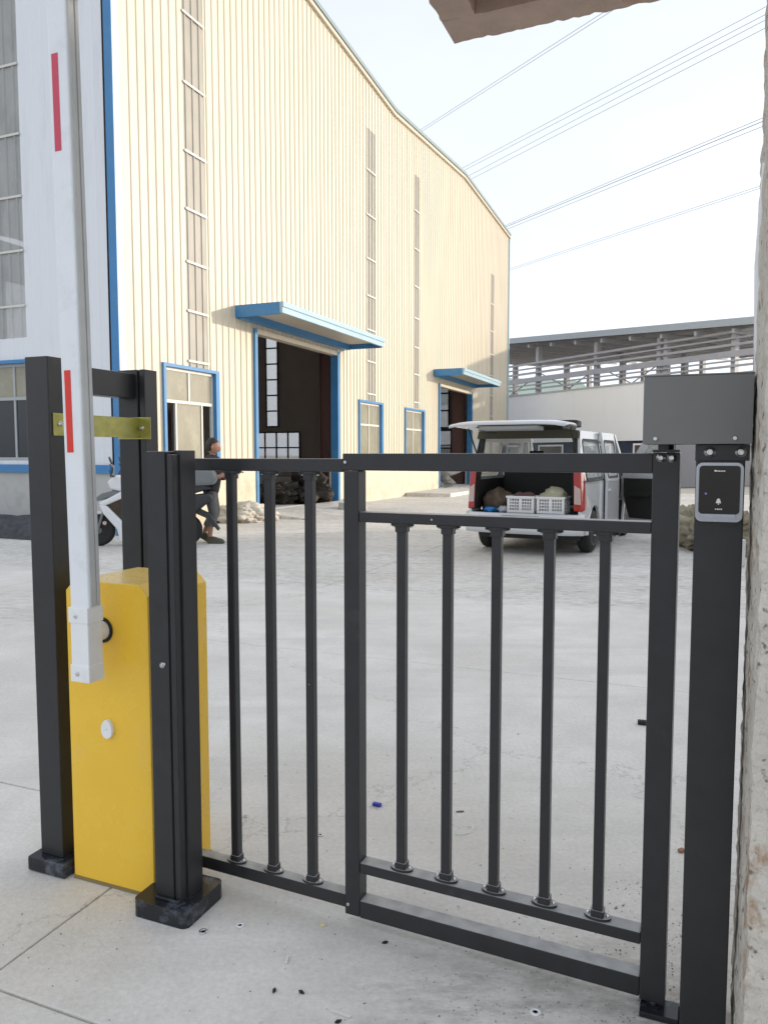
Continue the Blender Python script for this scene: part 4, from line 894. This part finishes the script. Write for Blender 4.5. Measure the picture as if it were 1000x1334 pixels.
# cargo floor, inner trims, underbody, seats
MB().box(-0.78, 0.78, 0.0, 2.1, 0.545, 0.575).build('cargo_floor', CARIN, van)
MB().box(-0.70, 0.70, 0.25, 3.9, 0.20, 0.32).build('underbody', CARIN, van)
for sx in (-1, 1): MB().prism([(0.10, 0.62), (2.1, 0.62), (2.1, 1.02), (0.12, 1.02)], 0.045, 0.09, side_fn(sx, 0, 0)).build('inner_trim', CARIN, van)
MB().box(-0.70, 0.70, 1.25, 1.38, 0.62, 1.17).build('rear_bench_back', CARIN, van, bevel=0.04, seg=3)
for x in (-0.45, 0.45):
    st_ = MB().box(x - 0.22, x + 0.22, 2.15, 2.28, 0.55, 1.22).box(x - 0.22, x + 0.22, 2.2, 2.66, 0.45, 0.62).build('seat', CARIN, van, bevel=0.04, seg=3)
    MB().box(x - 0.12, x + 0.12, 2.14, 2.22, 1.25, 1.44).build('headrest', CARIN, st_, bevel=0.03, seg=3)
hr = MB().box(0.28, 0.50, 1.27, 1.36, 1.19, 1.36).build('headrest', CARIN, van, bevel=0.03, seg=3)
MB().box(-0.72, 0.72, 2.92, 3.20, 0.62, 1.02).build('dashboard', CARIN, van, bevel=0.05)
MB().add([(-0.70, 3.28, 1.0), (0.70, 3.28, 1.0), (0.66, 2.62, 1.69), (-0.66, 2.62, 1.69)], [(0, 1, 2, 3)]).build('windscreen', CARGL, van)
MB().add([(-0.74, 3.28, 1.0), (0.74, 3.28, 1.0), (0.66, 4.0, 0.88), (-0.66, 4.0, 0.88), (-0.70, 4.17, 0.62), (0.70, 4.17, 0.62), (-0.70, 4.12, 0.30), (0.70, 4.12, 0.30)], [(0, 1, 2, 3), (3, 2, 5, 4), (4, 5, 7, 6)]).build('bonnet', CARW, van)
for sx in (-1, 1):
    for yy in (RA, FA):
        wh = bpy.data.objects.new('wheel', None)
        M = Matrix.Translation((sx*0.72, yy, WR)) @ Matrix.Rotation(R(90*sx), 4, 'Y')
        w_ = MB().lathe([(0.19, -0.09), (0.275, -0.085), (0.30, -0.06), (WR, -0.03), (WR, 0.03), (0.30, 0.065), (0.275, 0.09), (0.195, 0.092)], 32, M).build('wheel', RUBBER, van)
        rim = MB().lathe([(0.192, 0.02), (0.198, 0.088), (0.188, 0.094), (0.178, 0.07), (0.06, 0.062), (0.05, 0.075), (0.001, 0.076)], 28, M).build('rim', SILVER, w_)
        for kk in range(5):
            a = 2*math.pi*kk/5
            MB().bar(M @ Vector((0.05*math.cos(a), 0.05*math.sin(a), 0.076)), M @ Vector((0.18*math.cos(a), 0.18*math.sin(a), 0.080)), 0.05, 0.02, up=(sx, 0, 0)).build('spoke', SILVER, w_)
MB().cyl((0.28, -0.02, 0.30), (0.28, 0.5, 0.28), 0.03, 10).build('exhaust_pipe', mat('rusty_pipe', (0.16, 0.09, 0.06), 0.7, var=0.3), van)
MB().tube([(-0.55, 0.3, 0.32), (-0.3, 0.25, 0.27), (0.0, 0.28, 0.30), (0.2, 0.3, 0.26)], 0.012, 8).build('tow_hook', CARIN, van)
# raised tailgate: hinge at the roof edge, panel swung up and out over the rear
tgt = bpy.data.objects.new('tailgate_frame', None)
TA = R(3)
def tg(x, d, n): # d distance from the hinge, n height above the panel plane
    return (x, 0.16 - d*math.cos(TA), 1.735 + d*math.sin(TA) + n)
vs = []; nX, nD = 12, 12
prof = lambda d: 0.030*math.sin(min(1, d/0.95)*math.pi)**0.8 + 0.01
for i in range(nX+1):
    for j in range(nD+1):
        u = -1 + 2*i/nX; d = 0.98*j/nD; hw = 0.66 + 0.13*min(1, d/0.45) - 0.03*max(0, d - 0.8)/0.2
        vs.append(tg(u*hw, d, prof(d)*(1 - 0.35*u**4) + 0.015 - 0.03*u**6 - 0.05*max(0, d - 0.85)/0.13*0.5))
top = len(vs); vs += [(x, y, z - 0.032) for x, y, z in vs]; n1 = nD + 1
fs = [(i*n1+j, (i+1)*n1+j, (i+1)*n1+j+1, i*n1+j+1) for i in range(nX) for j in range(nD)]
fs += [tuple(top + q for q in reversed(f_)) for f_ in fs]
for i in range(nX): fs += [(i*n1, i*n1 + top, (i+1)*n1 + top, (i+1)*n1), (i*n1+nD, (i+1)*n1+nD, (i+1)*n1+nD+top, i*n1+nD+top)]
for j in range(nD): fs += [(j, j+1, j+1+top, j+top), (nX*n1+j, nX*n1+j+top, nX*n1+j+1+top, nX*n1+j+1)]
tgo = MB().add(vs, fs, smooth=True).build('tailgate', CARW, van)
MB().add([tg(-0.52, 0.10, -0.03), tg(0.52, 0.10, -0.03), tg(0.60, 0.48, -0.015), tg(-0.60, 0.48, -0.015)], [(0, 1, 2, 3)]).build('rear_window', CARIN, tgo)
MB().prism(rrect(-0.40, 0.40, 0.56, 0.86, 0.05), -0.075, -0.035, lambda u, v, h: tg(u, v, h)).build('inner_panel', mat('light_grey_trim', (0.40, 0.41, 0.40), 0.5), tgo)
MB().prism(rrect(-0.42, -0.30, 0.40, 0.50, 0.03), -0.09, -0.03, lambda u, v, h: tg(u, v, h)).build('latch', CARIN, tgo)
MB().prism(rrect(0.46, 0.76, 0.02, 0.34, 0.08), 0.0, 0.075, lambda u, v, h: tg(u, v, h)).build('spoiler_end', CARIN, tgo, bevel=0.03, seg=3)
for sx in (-1, 1):
    MB().cyl((sx*0.70, 0.06, 1.40), tg(sx*0.70, 0.42, -0.03), 0.011, 8).build('gas_strut', CARIN, tgo)

# crates and bags in the cargo bay (van-aligned)
def vp(x, y, z): return van.matrix_basis @ Vector((x, y, z))
van.matrix_basis = Matrix.Translation((1.90, 10.50, 0)) @ Matrix.Rotation(R(-VAN_AZ), 4, 'Z')
def crate(x, y, lab):
    t = thing('plastic_crate', lab, 'crate', vp(x, y, 0.577), R(-VAN_AZ), 'crates in the van')
    w, d, h = 0.19, 0.16, 0.225
    def slots(half):
        hs_ = []; n = 9
        for r_ in range(4):
            for k in range(n):
                u0 = -half + 0.03 + (2*half - 0.06)*k/n
                if k in (4,): continue
                hs_.append([(u0 + 0.006, 0.035 + r_*0.042), (u0 + (2*half-0.06)/n - 0.006, 0.035 + r_*0.042), (u0 + (2*half-0.06)/n - 0.006, 0.063 + r_*0.042), (u0 + 0.006, 0.063 + r_*0.042)])
        return hs_
    for s_, y_ in ((1, -d), (-1, d)):
        MB().prism([(-w, 0), (w, 0), (w, h), (-w, h)], y_, y_ + s_*0.008, YAX, holes=slots(w)).build('long_side', CRATE, t)
    for s_, x_ in ((1, -w), (-1, w)):
        MB().prism([(-d + 0.009, 0), (d - 0.009, 0), (d - 0.009, h), (-d + 0.009, h)], x_, x_ + s_*0.008, lambda u, v, hh: (hh, u, v), holes=slots(d - 0.009)).build('short_side', CRATE, t)
    MB().box(-w + 0.009, w - 0.009, -d + 0.009, d - 0.009, 0, 0.01).build('base', CRATE, t)
    MB().prism([(-w - 0.014, -d - 0.014), (w + 0.014, -d - 0.014), (w + 0.014, d + 0.014), (-w - 0.014, d + 0.014)], h - 0.022, h + 0.004, holes=[[(-w, -d), (w, -d), (w, d), (-w, d)]]).build('rim', CRATE, t)
    return t
crate(-0.06, 0.24, 'white slatted plastic crate in the van with dark reddish bag on it')
crate(0.36, 0.24, 'white slatted plastic crate in the van with a pale yellow bag on top')
def bag(loc, rad, m, lab, seed, cat='bag'):
    o = blob('bag', m, None, loc, rad, seed=seed, amp=0.28, freq=1.8, sub=3); o.rotation_euler = (0, 0, R(-VAN_AZ)); tag(o, lab, cat); return o
bag(vp(0.37, 0.24, 0.72), (0.17, 0.11, 0.135), mat('pale_yellow_bag', (0.46, 0.44, 0.30), 0.6, var=0.15, vscale=20, bump=0.5, bscale=30), 'pale yellow crumpled bag filling the crate next to the tail light', 5)
bag(vp(-0.05, 0.26, 0.71), (0.16, 0.10, 0.10), mat('dull_red_bag', (0.16, 0.09, 0.09), 0.7, var=0.3, vscale=18), 'dull dark red bag lying in the plastic crate', 6)
bag(vp(-0.50, 0.45, 0.577), (0.24, 0.18, 0.20), mat('brown_bag', (0.14, 0.10, 0.07), 0.8, var=0.4, vscale=12, bump=0.5, bscale=20), 'brown soft bag on the cargo floor left of the crates', 7)
bag(vp(-0.52, 0.14, 0.577), (0.10, 0.08, 0.045), mat('blue_bag', (0.03, 0.22, 0.55), 0.4, var=0.2, vscale=20), 'small bright blue plastic bag at the edge of the cargo floor', 8)
bag(vp(-0.32, 0.14, 0.577), (0.07, 0.07, 0.055), mat('grey_bag', (0.42, 0.42, 0.44), 0.5, var=0.2, vscale=20), 'small pale grey bundle between blue bag and crate', 9)

# ================================================================== SCOOTER (local: x to the rear (image right), y away, z up)
sc = thing('motor_scooter', 'white motor scooter with dark inner panels parked behind the barrier', 'scooter', (-4.30, 11.55, 0), R(4))
def splate(name, poly, y0, y1, m, bv=0.012): return MB().prism(poly, y0, y1, YAX).build(name, m, sc, bevel=bv)
for x, nm in ((0.0, 'front_wheel'), (1.30, 'rear_wheel')):
    M = Matrix.Translation((x, 0, 0.24)) @ Matrix.Rotation(R(90), 4, 'X')
    w_ = MB().lathe([(0.165, -0.04), (0.215, -0.05), (0.24, -0.02), (0.24, 0.02), (0.215, 0.05), (0.165, 0.04)], 28, M).build('wheel', RUBBER, sc)
    MB().lathe([(0.168, -0.03), (0.165, 0.03), (0.06, 0.02), (0.05, 0.045), (0.001, 0.045)], 24, M).build('rim', SCG, w_)
for y in (-0.075, 0.075): MB().cyl((0.0, y, 0.24), (0.17, y*0.8, 0.80), 0.02, 10).build('fork_leg', SCG, sc)
splate('front_mudguard', arc(0.0, 0.24, 0.29, 160, 15, 10) + arc(0.0, 0.24, 0.262, 15, 160, 10), -0.06, 0.06, SCW, 0.004)
splate('front_cowl', [(0.16, 0.98), (0.30, 1.08), (0.46, 1.03), (0.50, 0.90), (0.36, 0.82), (0.20, 0.86)], -0.11, 0.11, SCW, 0.04)
splate('leg_shield_upper', [(0.03, 0.66), (0.10, 0.60), (0.52, 0.78), (0.62, 0.90), (0.50, 0.90), (0.20, 0.74)], -0.15, 0.15, SCW, 0.03)
splate('leg_shield_lower', [(0.04, 0.64), (0.10, 0.50), (0.30, 0.26), (0.34, 0.07), (0.50, 0.06), (0.52, 0.16), (0.46, 0.30), (0.16, 0.62)], -0.15, 0.15, SCW, 0.03)
splate('inner_shield', [(0.12, 0.62), (0.46, 0.30), (0.52, 0.16), (0.70, 0.20), (0.72, 0.80), (0.60, 0.86)], -0.12, 0.12, mat('scooter_brown_black', (0.05, 0.032, 0.02), 0.6, var=0.4, vscale=12), 0.02)
splate('dark_visor', [(-0.02, 0.72), (0.08, 0.80), (0.22, 0.835), (0.44, 0.82), (0.30, 0.775), (0.02, 0.685)], -0.13, 0.13, SCG, 0.015)
splate('footboard', [(0.45, 0.16), (1.0, 0.18), (1.0, 0.26), (0.45, 0.24)], -0.16, 0.16, SCD, 0.01)
splate('rear_body', [(0.86, 0.24), (1.0, 0.26), (1.42, 0.48), (1.72, 0.72), (1.66, 0.80), (0.96, 0.72)], -0.15, 0.15, SCD, 0.04)
splate('seat', [(0.84, 0.74), (1.40, 0.78), (1.68, 0.86), (1.60, 0.93), (1.20, 0.87), (0.86, 0.84)], -0.14, 0.14, SCD, 0.03)
splate('tail_box', [(1.42, 0.90), (1.72, 0.92), (1.78, 1.02), (1.72, 1.15), (1.46, 1.18), (1.40, 1.08)], -0.17, 0.17, SCG, 0.05)
splate('rear_mudguard', [(1.42, 0.50), (1.60, 0.42), (1.78, 0.22), (1.80, 0.25), (1.66, 0.48), (1.5, 0.56)], -0.06, 0.06, SCD, 0.005)
MB().tube([(0.28, -0.30, 1.10), (0.24, -0.18, 1.06), (0.28, 0, 1.05), (0.24, 0.18, 1.06), (0.28, 0.30, 1.10)], 0.014, 10).build('handlebar', SCD, sc)
for y in (-0.2, 0.2):
    mr_ = MB().tube([(0.25, y, 1.07), (0.29, y*1.15, 1.16), (0.255, y*1.3, 1.24)], 0.008, 8).build('mirror_stalk', SCD, sc)
    MB().lathe([(0.001, -0.02), (0.045, -0.012), (0.05, 0.0), (0.047, 0.004)], 16, Matrix.Translation((0.275, y*1.35, 1.29)) @ Matrix.Rotation(R(70), 4, 'Y') @ Matrix.Diagonal((1.3, 0.8, 1, 1))).build('mirror', SCD, mr_)
MB().cyl((0.42, -0.123, 0.56), (0.42, -0.13, 0.56), 0.035, 14).build('reflector', mat('amber_lens', (0.55, 0.25, 0.12), 0.2), sc)
MB().cyl((0.13, -0.152, 0.36), (0.13, -0.165, 0.36), 0.03, 14).build('side_lamp', TAILW, sc)
MB().tube([(0.95, -0.10, 0.18), (1.05, -0.2, 0.01)], 0.012, 8).build('side_stand', SCD, sc)

# ================================================================== PERSON standing behind the scooter
pr = thing('person', 'person in dark shirt and grey cropped trousers walking behind the scooter', 'person', (-2.68, 11.95, 0), R(-6))
def skinned(name, m, nodes, edges, parent, root=0, sub=2):
    me = bpy.data.meshes.new(name); me.from_pydata([n[:3] for n in nodes], edges, [])
    o = bpy.data.objects.new(name, me); col.objects.link(o)
    sk = o.modifiers.new('skin', 'SKIN'); sk.use_smooth_shade = True
    for i, n in enumerate(nodes):
        me.skin_vertices[0].data[i].radius = (n[3], n[4] if len(n) > 4 else n[3]); me.skin_vertices[0].data[i].use_root = (i == root)
    ss = o.modifiers.new('sub', 'SUBSURF'); ss.levels = sub; ss.render_levels = sub
    dg = bpy.context.evaluated_depsgraph_get(); me2 = bpy.data.meshes.new_from_object(o.evaluated_get(dg))
    for p in me2.polygons: p.use_smooth = True
    bpy.data.objects.remove(o)
    me2.materials.clear(); me2.materials.append(m); me2.name = name
    o = bpy.data.objects.new(name, me2); col.objects.link(o); o.parent = parent
    return o
# facing +x
N = [(-0.02, 0, 0.86, 0.125, 0.15), (0.0, 0, 1.02, 0.105, 0.145), (0.02, 0, 1.18, 0.11, 0.165), (0.03, 0, 1.29, 0.085, 0.15), (0.02, 0, 1.355, 0.05), (0.035, 0, 1.42, 0.05),
     (0.0, -0.09, 0.78, 0.085), (0.06, -0.09, 0.46, 0.058), (0.0, -0.09, 0.27, 0.050), (-0.01, -0.09, 0.09, 0.036), (0.10, -0.09, 0.045, 0.035),
     (-0.03, 0.09, 0.78, 0.085), (0.03, 0.09, 0.46, 0.058), (-0.10, 0.09, 0.28, 0.050), (-0.17, 0.09, 0.13, 0.036), (-0.10, 0.09, 0.05, 0.035),
     (0.02, -0.19, 1.27, 0.055), (-0.02, -0.23, 1.03, 0.042), (0.20, -0.19, 1.04, 0.034), (0.34, -0.14, 1.12, 0.026),
     (0.02, 0.19, 1.27, 0.055), (0.02, 0.24, 1.03, 0.042), (0.22, 0.20, 1.02, 0.034), (0.34, 0.12, 1.10, 0.026)]
Ed = [(0, 1), (1, 2), (2, 3), (3, 4), (4, 5), (0, 6), (6, 7), (7, 8), (8, 9), (9, 10), (0, 11), (11, 12), (12, 13), (13, 14), (14, 15), (3, 16), (16, 17), (17, 18), (18, 19), (3, 20), (20, 21), (21, 22), (22, 23)]
body = skinned('body', SKIN, N, Ed, pr)
# clothes: the body's own surface, cut by height and pushed out
def garment(name, m, keep, off, swell=lambda c: 1.0):
    bm = bmesh.new(); bm.from_mesh(body.data); bm.normal_update()
    bmesh.ops.delete(bm, geom=[f for f in bm.faces if not keep(f.calc_center_median())], context='FACES')
    for v in bm.verts: v.co += v.normal*off*swell(v.co)
    me = bpy.data.meshes.new(name); bm.to_mesh(me); bm.free(); me.materials.clear(); me.materials.append(m)
    for p in me.polygons: p.use_smooth = True
    o = bpy.data.objects.new(name, me); col.objects.link(o); o.parent = pr
    o.modifiers.new('thickness', 'SOLIDIFY').thickness = 0.006
    return o
garment('shirt', SHIRT, lambda c: 0.80 < c.z < 1.36 and c.x < 0.14, 0.020)
garment('trousers', PANTS, lambda c: 0.27 < c.z < 0.98 and abs(c.y) < 0.19 and c.x < 0.16, 0.014, lambda c: 1.0 + 1.6*max(0, (0.75 - c.z)))
for (x, y, z, rz) in ((0.035, -0.09, 0.0, 0), (-0.15, 0.09, 0.03, 0.5)):
    sh = MB().prism([(-0.08, 0.0), (0.17, 0.0), (0.19, 0.03), (0.15, 0.065), (0.04, 0.10), (-0.03, 0.115), (-0.085, 0.09)], -0.048, 0.048, YAX).build('shoe', SHOE, pr, bevel=0.02, seg=3)
    sh.location = (x, y, z); sh.rotation_euler = (0, rz, 0)
# head
bm = bmesh.new(); bmesh.ops.create_uvsphere(bm, u_segments=24, v_segments=18, radius=1.0)
for v in bm.verts:
    x, y, z = v.co
    fx = 0.098*x; fy = 0.075*y*(1 - 0.12*max(0, -z)); fz = 0.118*z
    if x > 0.3 and z < -0.1: fx *= 0.94
    if x > 0.85 and abs(y) < 0.22 and -0.35 < z < 0.05: fx += 0.022*(1 - abs(y)/0.22)         # nose
    if x > 0.7 and 0.05 < z < 0.22 and 0.2 < abs(y) < 0.55: fx -= 0.007                          # eye sockets
    v.co = (fx, fy, fz)
for f_ in bm.faces: f_.smooth = True
me = bpy.data.meshes.new('head'); bm.to_mesh(me); bm.free(); me.materials.append(SKIN)
hd = bpy.data.objects.new('head', me); col.objects.link(hd); hd.parent = pr; hd.location = (0.045, 0, 1.495); hd.rotation_euler = (0, R(8), 0)
for y in (-1, 1):
    MB().lathe([(0.001, -0.004), (0.008, 0.0), (0.001, 0.004)], 10, Matrix.Translation((0.088, y*0.03, 0.012)) @ Matrix.Rotation(R(90), 4, 'Y')).build('eye', HAIR, hd)
    MB().lathe([(0.001, -0.008), (0.026, -0.004), (0.030, 0.004), (0.012, 0.008)], 12, Matrix.Translation((-0.005, y*0.073, -0.005)) @ Matrix.Rotation(R(90), 4, 'X') @ Matrix.Diagonal((0.7, 1.1, 1, 1))).build('ear', SKIN, hd)
MB().box(0.082, 0.092, -0.022, 0.022, -0.060, -0.053).build('mouth', mat('lips', (0.30, 0.11, 0.09), 0.5), hd, bevel=0.002)
bm = bmesh.new(); bmesh.ops.create_icosphere(bm, subdivisions=4, radius=1.0)
for v in bm.verts:
    x, y, z = v.co; k = 1 + 0.10*noise.noise(v.co*5) + 0.05*noise.noise(v.co*11)
    zz = max(z, -0.55 if x < -0.1 else (0.28 + 0.25*max(0, x)))
    v.co = (0.112*x*k, 0.092*y*k, 0.135*zz*k)
    if x > 0.55: v.co.x *= 0.9
for f_ in bm.faces: f_.smooth = True
me = bpy.data.meshes.new('hair'); bm.to_mesh(me); bm.free(); me.materials.append(HAIR)
hr_ = bpy.data.objects.new('hair', me); col.objects.link(hr_); hr_.parent = pr; hr_.location = (0.032, 0, 1.507)
# hands: palm plus five fingers each
for (px_, py_, pz_, s_) in ((0.365, -0.135, 1.125, -1), (0.365, 0.115, 1.105, 1)):
    nodes = [(px_ - 0.03, py_, pz_ - 0.01, 0.022, 0.018), (px_ + 0.015, py_, pz_ + 0.005, 0.032, 0.016), (px_ + 0.055, py_, pz_ + 0.01, 0.030, 0.014)]
    ed = [(0, 1), (1, 2)]
    for k, (dy, L) in enumerate(((-0.026, 0.05), (-0.009, 0.062), (0.009, 0.058), (0.025, 0.044))):
        b_ = len(nodes); nodes += [(px_ + 0.062, py_ + dy, pz_ + 0.010, 0.008), (px_ + 0.062 + L*0.55, py_ + dy*1.05, pz_ + 0.004, 0.008), (px_ + 0.062 + L*0.9, py_ + dy, pz_ - 0.016, 0.007)]
        ed += [(2, b_), (b_, b_+1), (b_+1, b_+2)]
    b_ = len(nodes); nodes += [(px_ + 0.02, py_ - s_*0.032, pz_ + 0.006, 0.010), (px_ + 0.052, py_ - s_*0.052, pz_, 0.0085)]; ed += [(1, b_), (b_, b_+1)]
    skinned('hand', SKIN, nodes, ed, pr, sub=1)

# ================================================================== SACKS, RUBBLE, NETTING
def heap(name, m, a, b, rad, seed, lab, cat, z=0.0, amp=0.3, freq=1.7, group=None):
    p = W(a, b, z); o = blob(name, m, None, p, rad, seed=seed, amp=amp, freq=freq, sub=5, crease=0.22); o.rotation_euler = (0, 0, SITE + seed*0.7); return tag(o, lab, cat, group)
def sackat(x, y, r, seed, lab, m=SACK, cat='sack', z=0.0, **k):
    # ground point seen at pixel (x, y)
    u, v = (x-500)/1000, (667-y)/1000; d = Vector((u, CP + v*SP, -SP + v*CP)); t = (z-CAM_H)/d.z
    o = blob('sack' if cat == 'sack' else 'rubbish_heap', m, None, (d.x*t, d.y*t, z), r, seed=seed, sub=5, crease=0.16, **k); o.rotation_euler = (0, 0, seed*0.9)
    return tag(o, lab, cat)
sackat(322, 680, (0.55, 0.36, 0.26), 11, 'pale woven sack lying by the cream wall, nearest the walking person', amp=0.3)
sackat(345, 676, (0.34, 0.26, 0.13), 12, 'flattened pale sack beside the larger one at the door', amp=0.35)
sackat(262, 674, (0.45, 0.32, 0.30), 13, 'grimy brownish sack slumped against the cream wall behind the scooter', amp=0.4)
sackat(248, 678, (0.40, 0.30, 0.28), 14, 'low whitish sack in front of the grimy one behind the scooter', amp=0.3)
for k, (a, b, lab) in enumerate(((-7.9, 16.9, 'grey concrete block on edge at the big door, beside the sacks'), (-7.75, 17.35, 'grey concrete block lying flat at the big door ramp'), (-8.7, 19.15, 'dusty concrete block by the right jamb of the big door'))):
    o = MB().box(-0.2, 0.2, -0.1, 0.1, 0, 0.19).build('concrete_block', BRICKG, bevel=0.012, loc=W(a, b, 0.02), rz=SITE + 0.5 + k); tag(o, lab, 'block')
heap('rubbish_heap', SACKD, -9.6, 18.1, (0.9, 0.6, 0.55), 21, 'dark heap of scrap just inside the big doorway', 'rubbish', z=0.12, amp=0.4)
heap('rubbish_heap', SACKD, -10.2, 17.2, (0.8, 0.5, 0.35), 22, 'low dark pile of scrap behind the heap in the big doorway', 'rubbish', z=0.12, amp=0.4)
heap('sack', SACK, -9.9, 18.4, (0.35, 0.25, 0.25), 23, 'crumpled pale sack thrown on the dark scrap heap', 'sack', z=0.55, amp=0.4)
heap('rubbish_heap', BRICKG, -9.7, 28.9, (0.9, 0.7, 0.75), 24, 'grey heap of crumpled sheeting inside the far doorway', 'rubbish', z=0.12, amp=0.5, freq=2.4)
heap('rubbish_heap', SACKD, -10.2, 30.2, (0.9, 0.7, 0.5), 25, 'dark scrap heap inside the far doorway', 'rubbish', z=0.12, amp=0.5)
# netting bundle along the white wall
vs = []; nU, nV = 70, 10; fs = []
for i in range(nU+1):
    for j in range(nV+1):
        u = i/nU*7.0; t = j/nV*math.pi
        rr = 0.26 + 0.10*noise.noise(Vector((u*2.2, j*0.5, 3))) + 0.07*noise.noise(Vector((u*7, j*0.9, 8)))
        vs.append((-9.9 - u, 9.72 - 0.42*math.cos(t)*(0.9 + rr), 0.0 + 0.36*math.sin(t)*(0.6 + rr)*1.1))
for i in range(nU):
    for j in range(nV): fs.append((i*(nV+1)+j, (i+1)*(nV+1)+j, (i+1)*(nV+1)+j+1, i*(nV+1)+j+1))
o = MB().add(vs, fs).build('netting_bundle', NETM, smooth=True, rz=SITE); tag(o, 'long crumpled bundle of dark netting at the foot of the white wall', 'netting')

# ================================================================== LITTER on the ground
def gpt(x, y):
    u, v = (x-500)/1000, (667-y)/1000; d = Vector((u, CP + v*SP, -SP + v*CP)); t = -CAM_H/d.z
    return Vector((d.x*t, d.y*t, 0.0012))
def washer(x, y, r, lab):
    o = MB().lathe([(r*0.45, 0), (r, 0), (r, 0.002), (r*0.45, 0.002), (r*0.45, 0)], 20).build('washer', PLAST if 'plastic' in lab else STEEL, loc=gpt(x, y)); tag(o, lab, 'washer')
washer(417, 1088, 0.011, 'small metal washer lying beyond the third baluster')
washer(320, 1064, 0.011, 'small metal washer lying between the first two balusters')
washer(313, 1206, 0.013, 'pale plastic washer ring on the slab right of the base plate')
washer(265, 1214, 0.012, 'faint metal washer next to the black base plate corner')
washer(697, 1319, 0.014, 'white plastic ring on gritty concrete in front of the bottom rail')
def scrap(name, x, y, L, w, h, m, rz, lab, cat, bv=0.001):
    o = MB().box(-L/2, L/2, -w/2, w/2, 0, h).build(name, m, loc=gpt(x, y), rz=rz, bevel=bv); tag(o, lab, cat)
PAPER = mat('paper_scrap', (0.72, 0.70, 0.64), 0.8)
scrap('cigarette_end', 374, 1252, 0.007, 0.028, 0.006, PAPER, -0.1, 'whitish cigarette end on the front slab', 'litter', 0.002)
scrap('paper_strip', 444, 1321, 0.055, 0.010, 0.002, PAPER, -0.45, 'narrow white paper strip lying on the front slab', 'litter')
scrap('foam_chip', 420, 1206, 0.016, 0.012, 0.006, mat('cream_foam', (0.72, 0.66, 0.42), 0.8), 0.2, 'small cream foam chip in front of the gate', 'litter')
scrap('plastic_scrap', 491, 1050, 0.036, 0.018, 0.012, mat('blue_plastic', (0.03, 0.05, 0.42), 0.4), -0.4, 'dark blue plastic scrap beyond the gate', 'litter', 0.004)
scrap('rubber_scrap', 838, 944, 0.06, 0.032, 0.02, RUBBER, -0.3, 'black rubber block scrap beside the hinge stile on the yard', 'litter', 0.003)
scrap('wood_chip', 599, 1058, 0.030, 0.006, 0.004, mat('brown_chip', (0.20, 0.13, 0.08), 0.8), 0.1, 'thin brown wood chip on the yard beyond the balusters', 'litter')
scrap('metal_chip', 887, 1110, 0.022, 0.016, 0.010, mat('rusty_chip', (0.30, 0.16, 0.10), 0.7), 0.5, 'small rusty chip in the gap beside the hinge post', 'litter')
for k, (x, y, lab) in enumerate(((501, 1229, 'black plastic shaving in front of the leaf bottom rail'), (357, 1292, 'tiny black chip on the front slab beside its twin'), (393, 1294, 'tiny black curled chip on the front slab'), (441, 1332, 'tiny black speck below the white paper strip'))):
    o = MB().prism([(-0.008, -0.003), (0.004, -0.004), (0.010, 0.003), (0.001, 0.005), (-0.004, 0.002)], 0, 0.004).build('plastic_shaving', RUBBER, loc=gpt(x, y), rz=k*1.1); tag(o, lab, 'litter')
o = MB().tube([gpt(593, 1087), gpt(600, 1089) + Vector((0, 0, 0.004)), gpt(612, 1085), gpt(616, 1079) + Vector((0, 0, 0.004)), gpt(608, 1076)], 0.0016, 6).build('cable_tie', PLAST); tag(o, 'thin white curled cable tie on the yard behind the gate leaf', 'litter')
# loose grit, thicker towards the right of the threshold: too small and too many to count
rg = random.Random(5); vs = []; fs = []
for k in range(1500):
    if k < 900: x, y = rg.gauss(0.52, 0.28), rg.gauss(1.80, 0.25)
    elif k < 1250: x, y = rg.uniform(-1.2, 1.2), rg.uniform(1.6, 4.0)
    else: x, y = rg.gauss(0.78, 0.06), rg.uniform(1.4, 2.4)
    s_ = rg.uniform(0.001, 0.0042)*(1.4 if rg.random() < 0.06 else 0.8); o_ = len(vs); a = rg.uniform(0, 6.28)
    for dx, dy, dz in ((1, 0, 0), (-0.4, 0.8, 0), (-0.6, -0.7, 0), (0.1, 0.1, 0.9)):
        vs.append((x + s_*(dx*math.cos(a) - dy*math.sin(a)), y + s_*(dx*math.sin(a) + dy*math.cos(a)), 0.0008 + s_*dz))
    fs += [(o_, o_+1, o_+3), (o_+1, o_+2, o_+3), (o_+2, o_, o_+3)]
o = MB().add(vs, fs).build('loose_grit', mat('grit', (0.26, 0.25, 0.23), 0.9, var=0.4, vscale=80)); tag(o, 'loose grit scattered on the concrete by the gate', 'grit', kind='stuff')
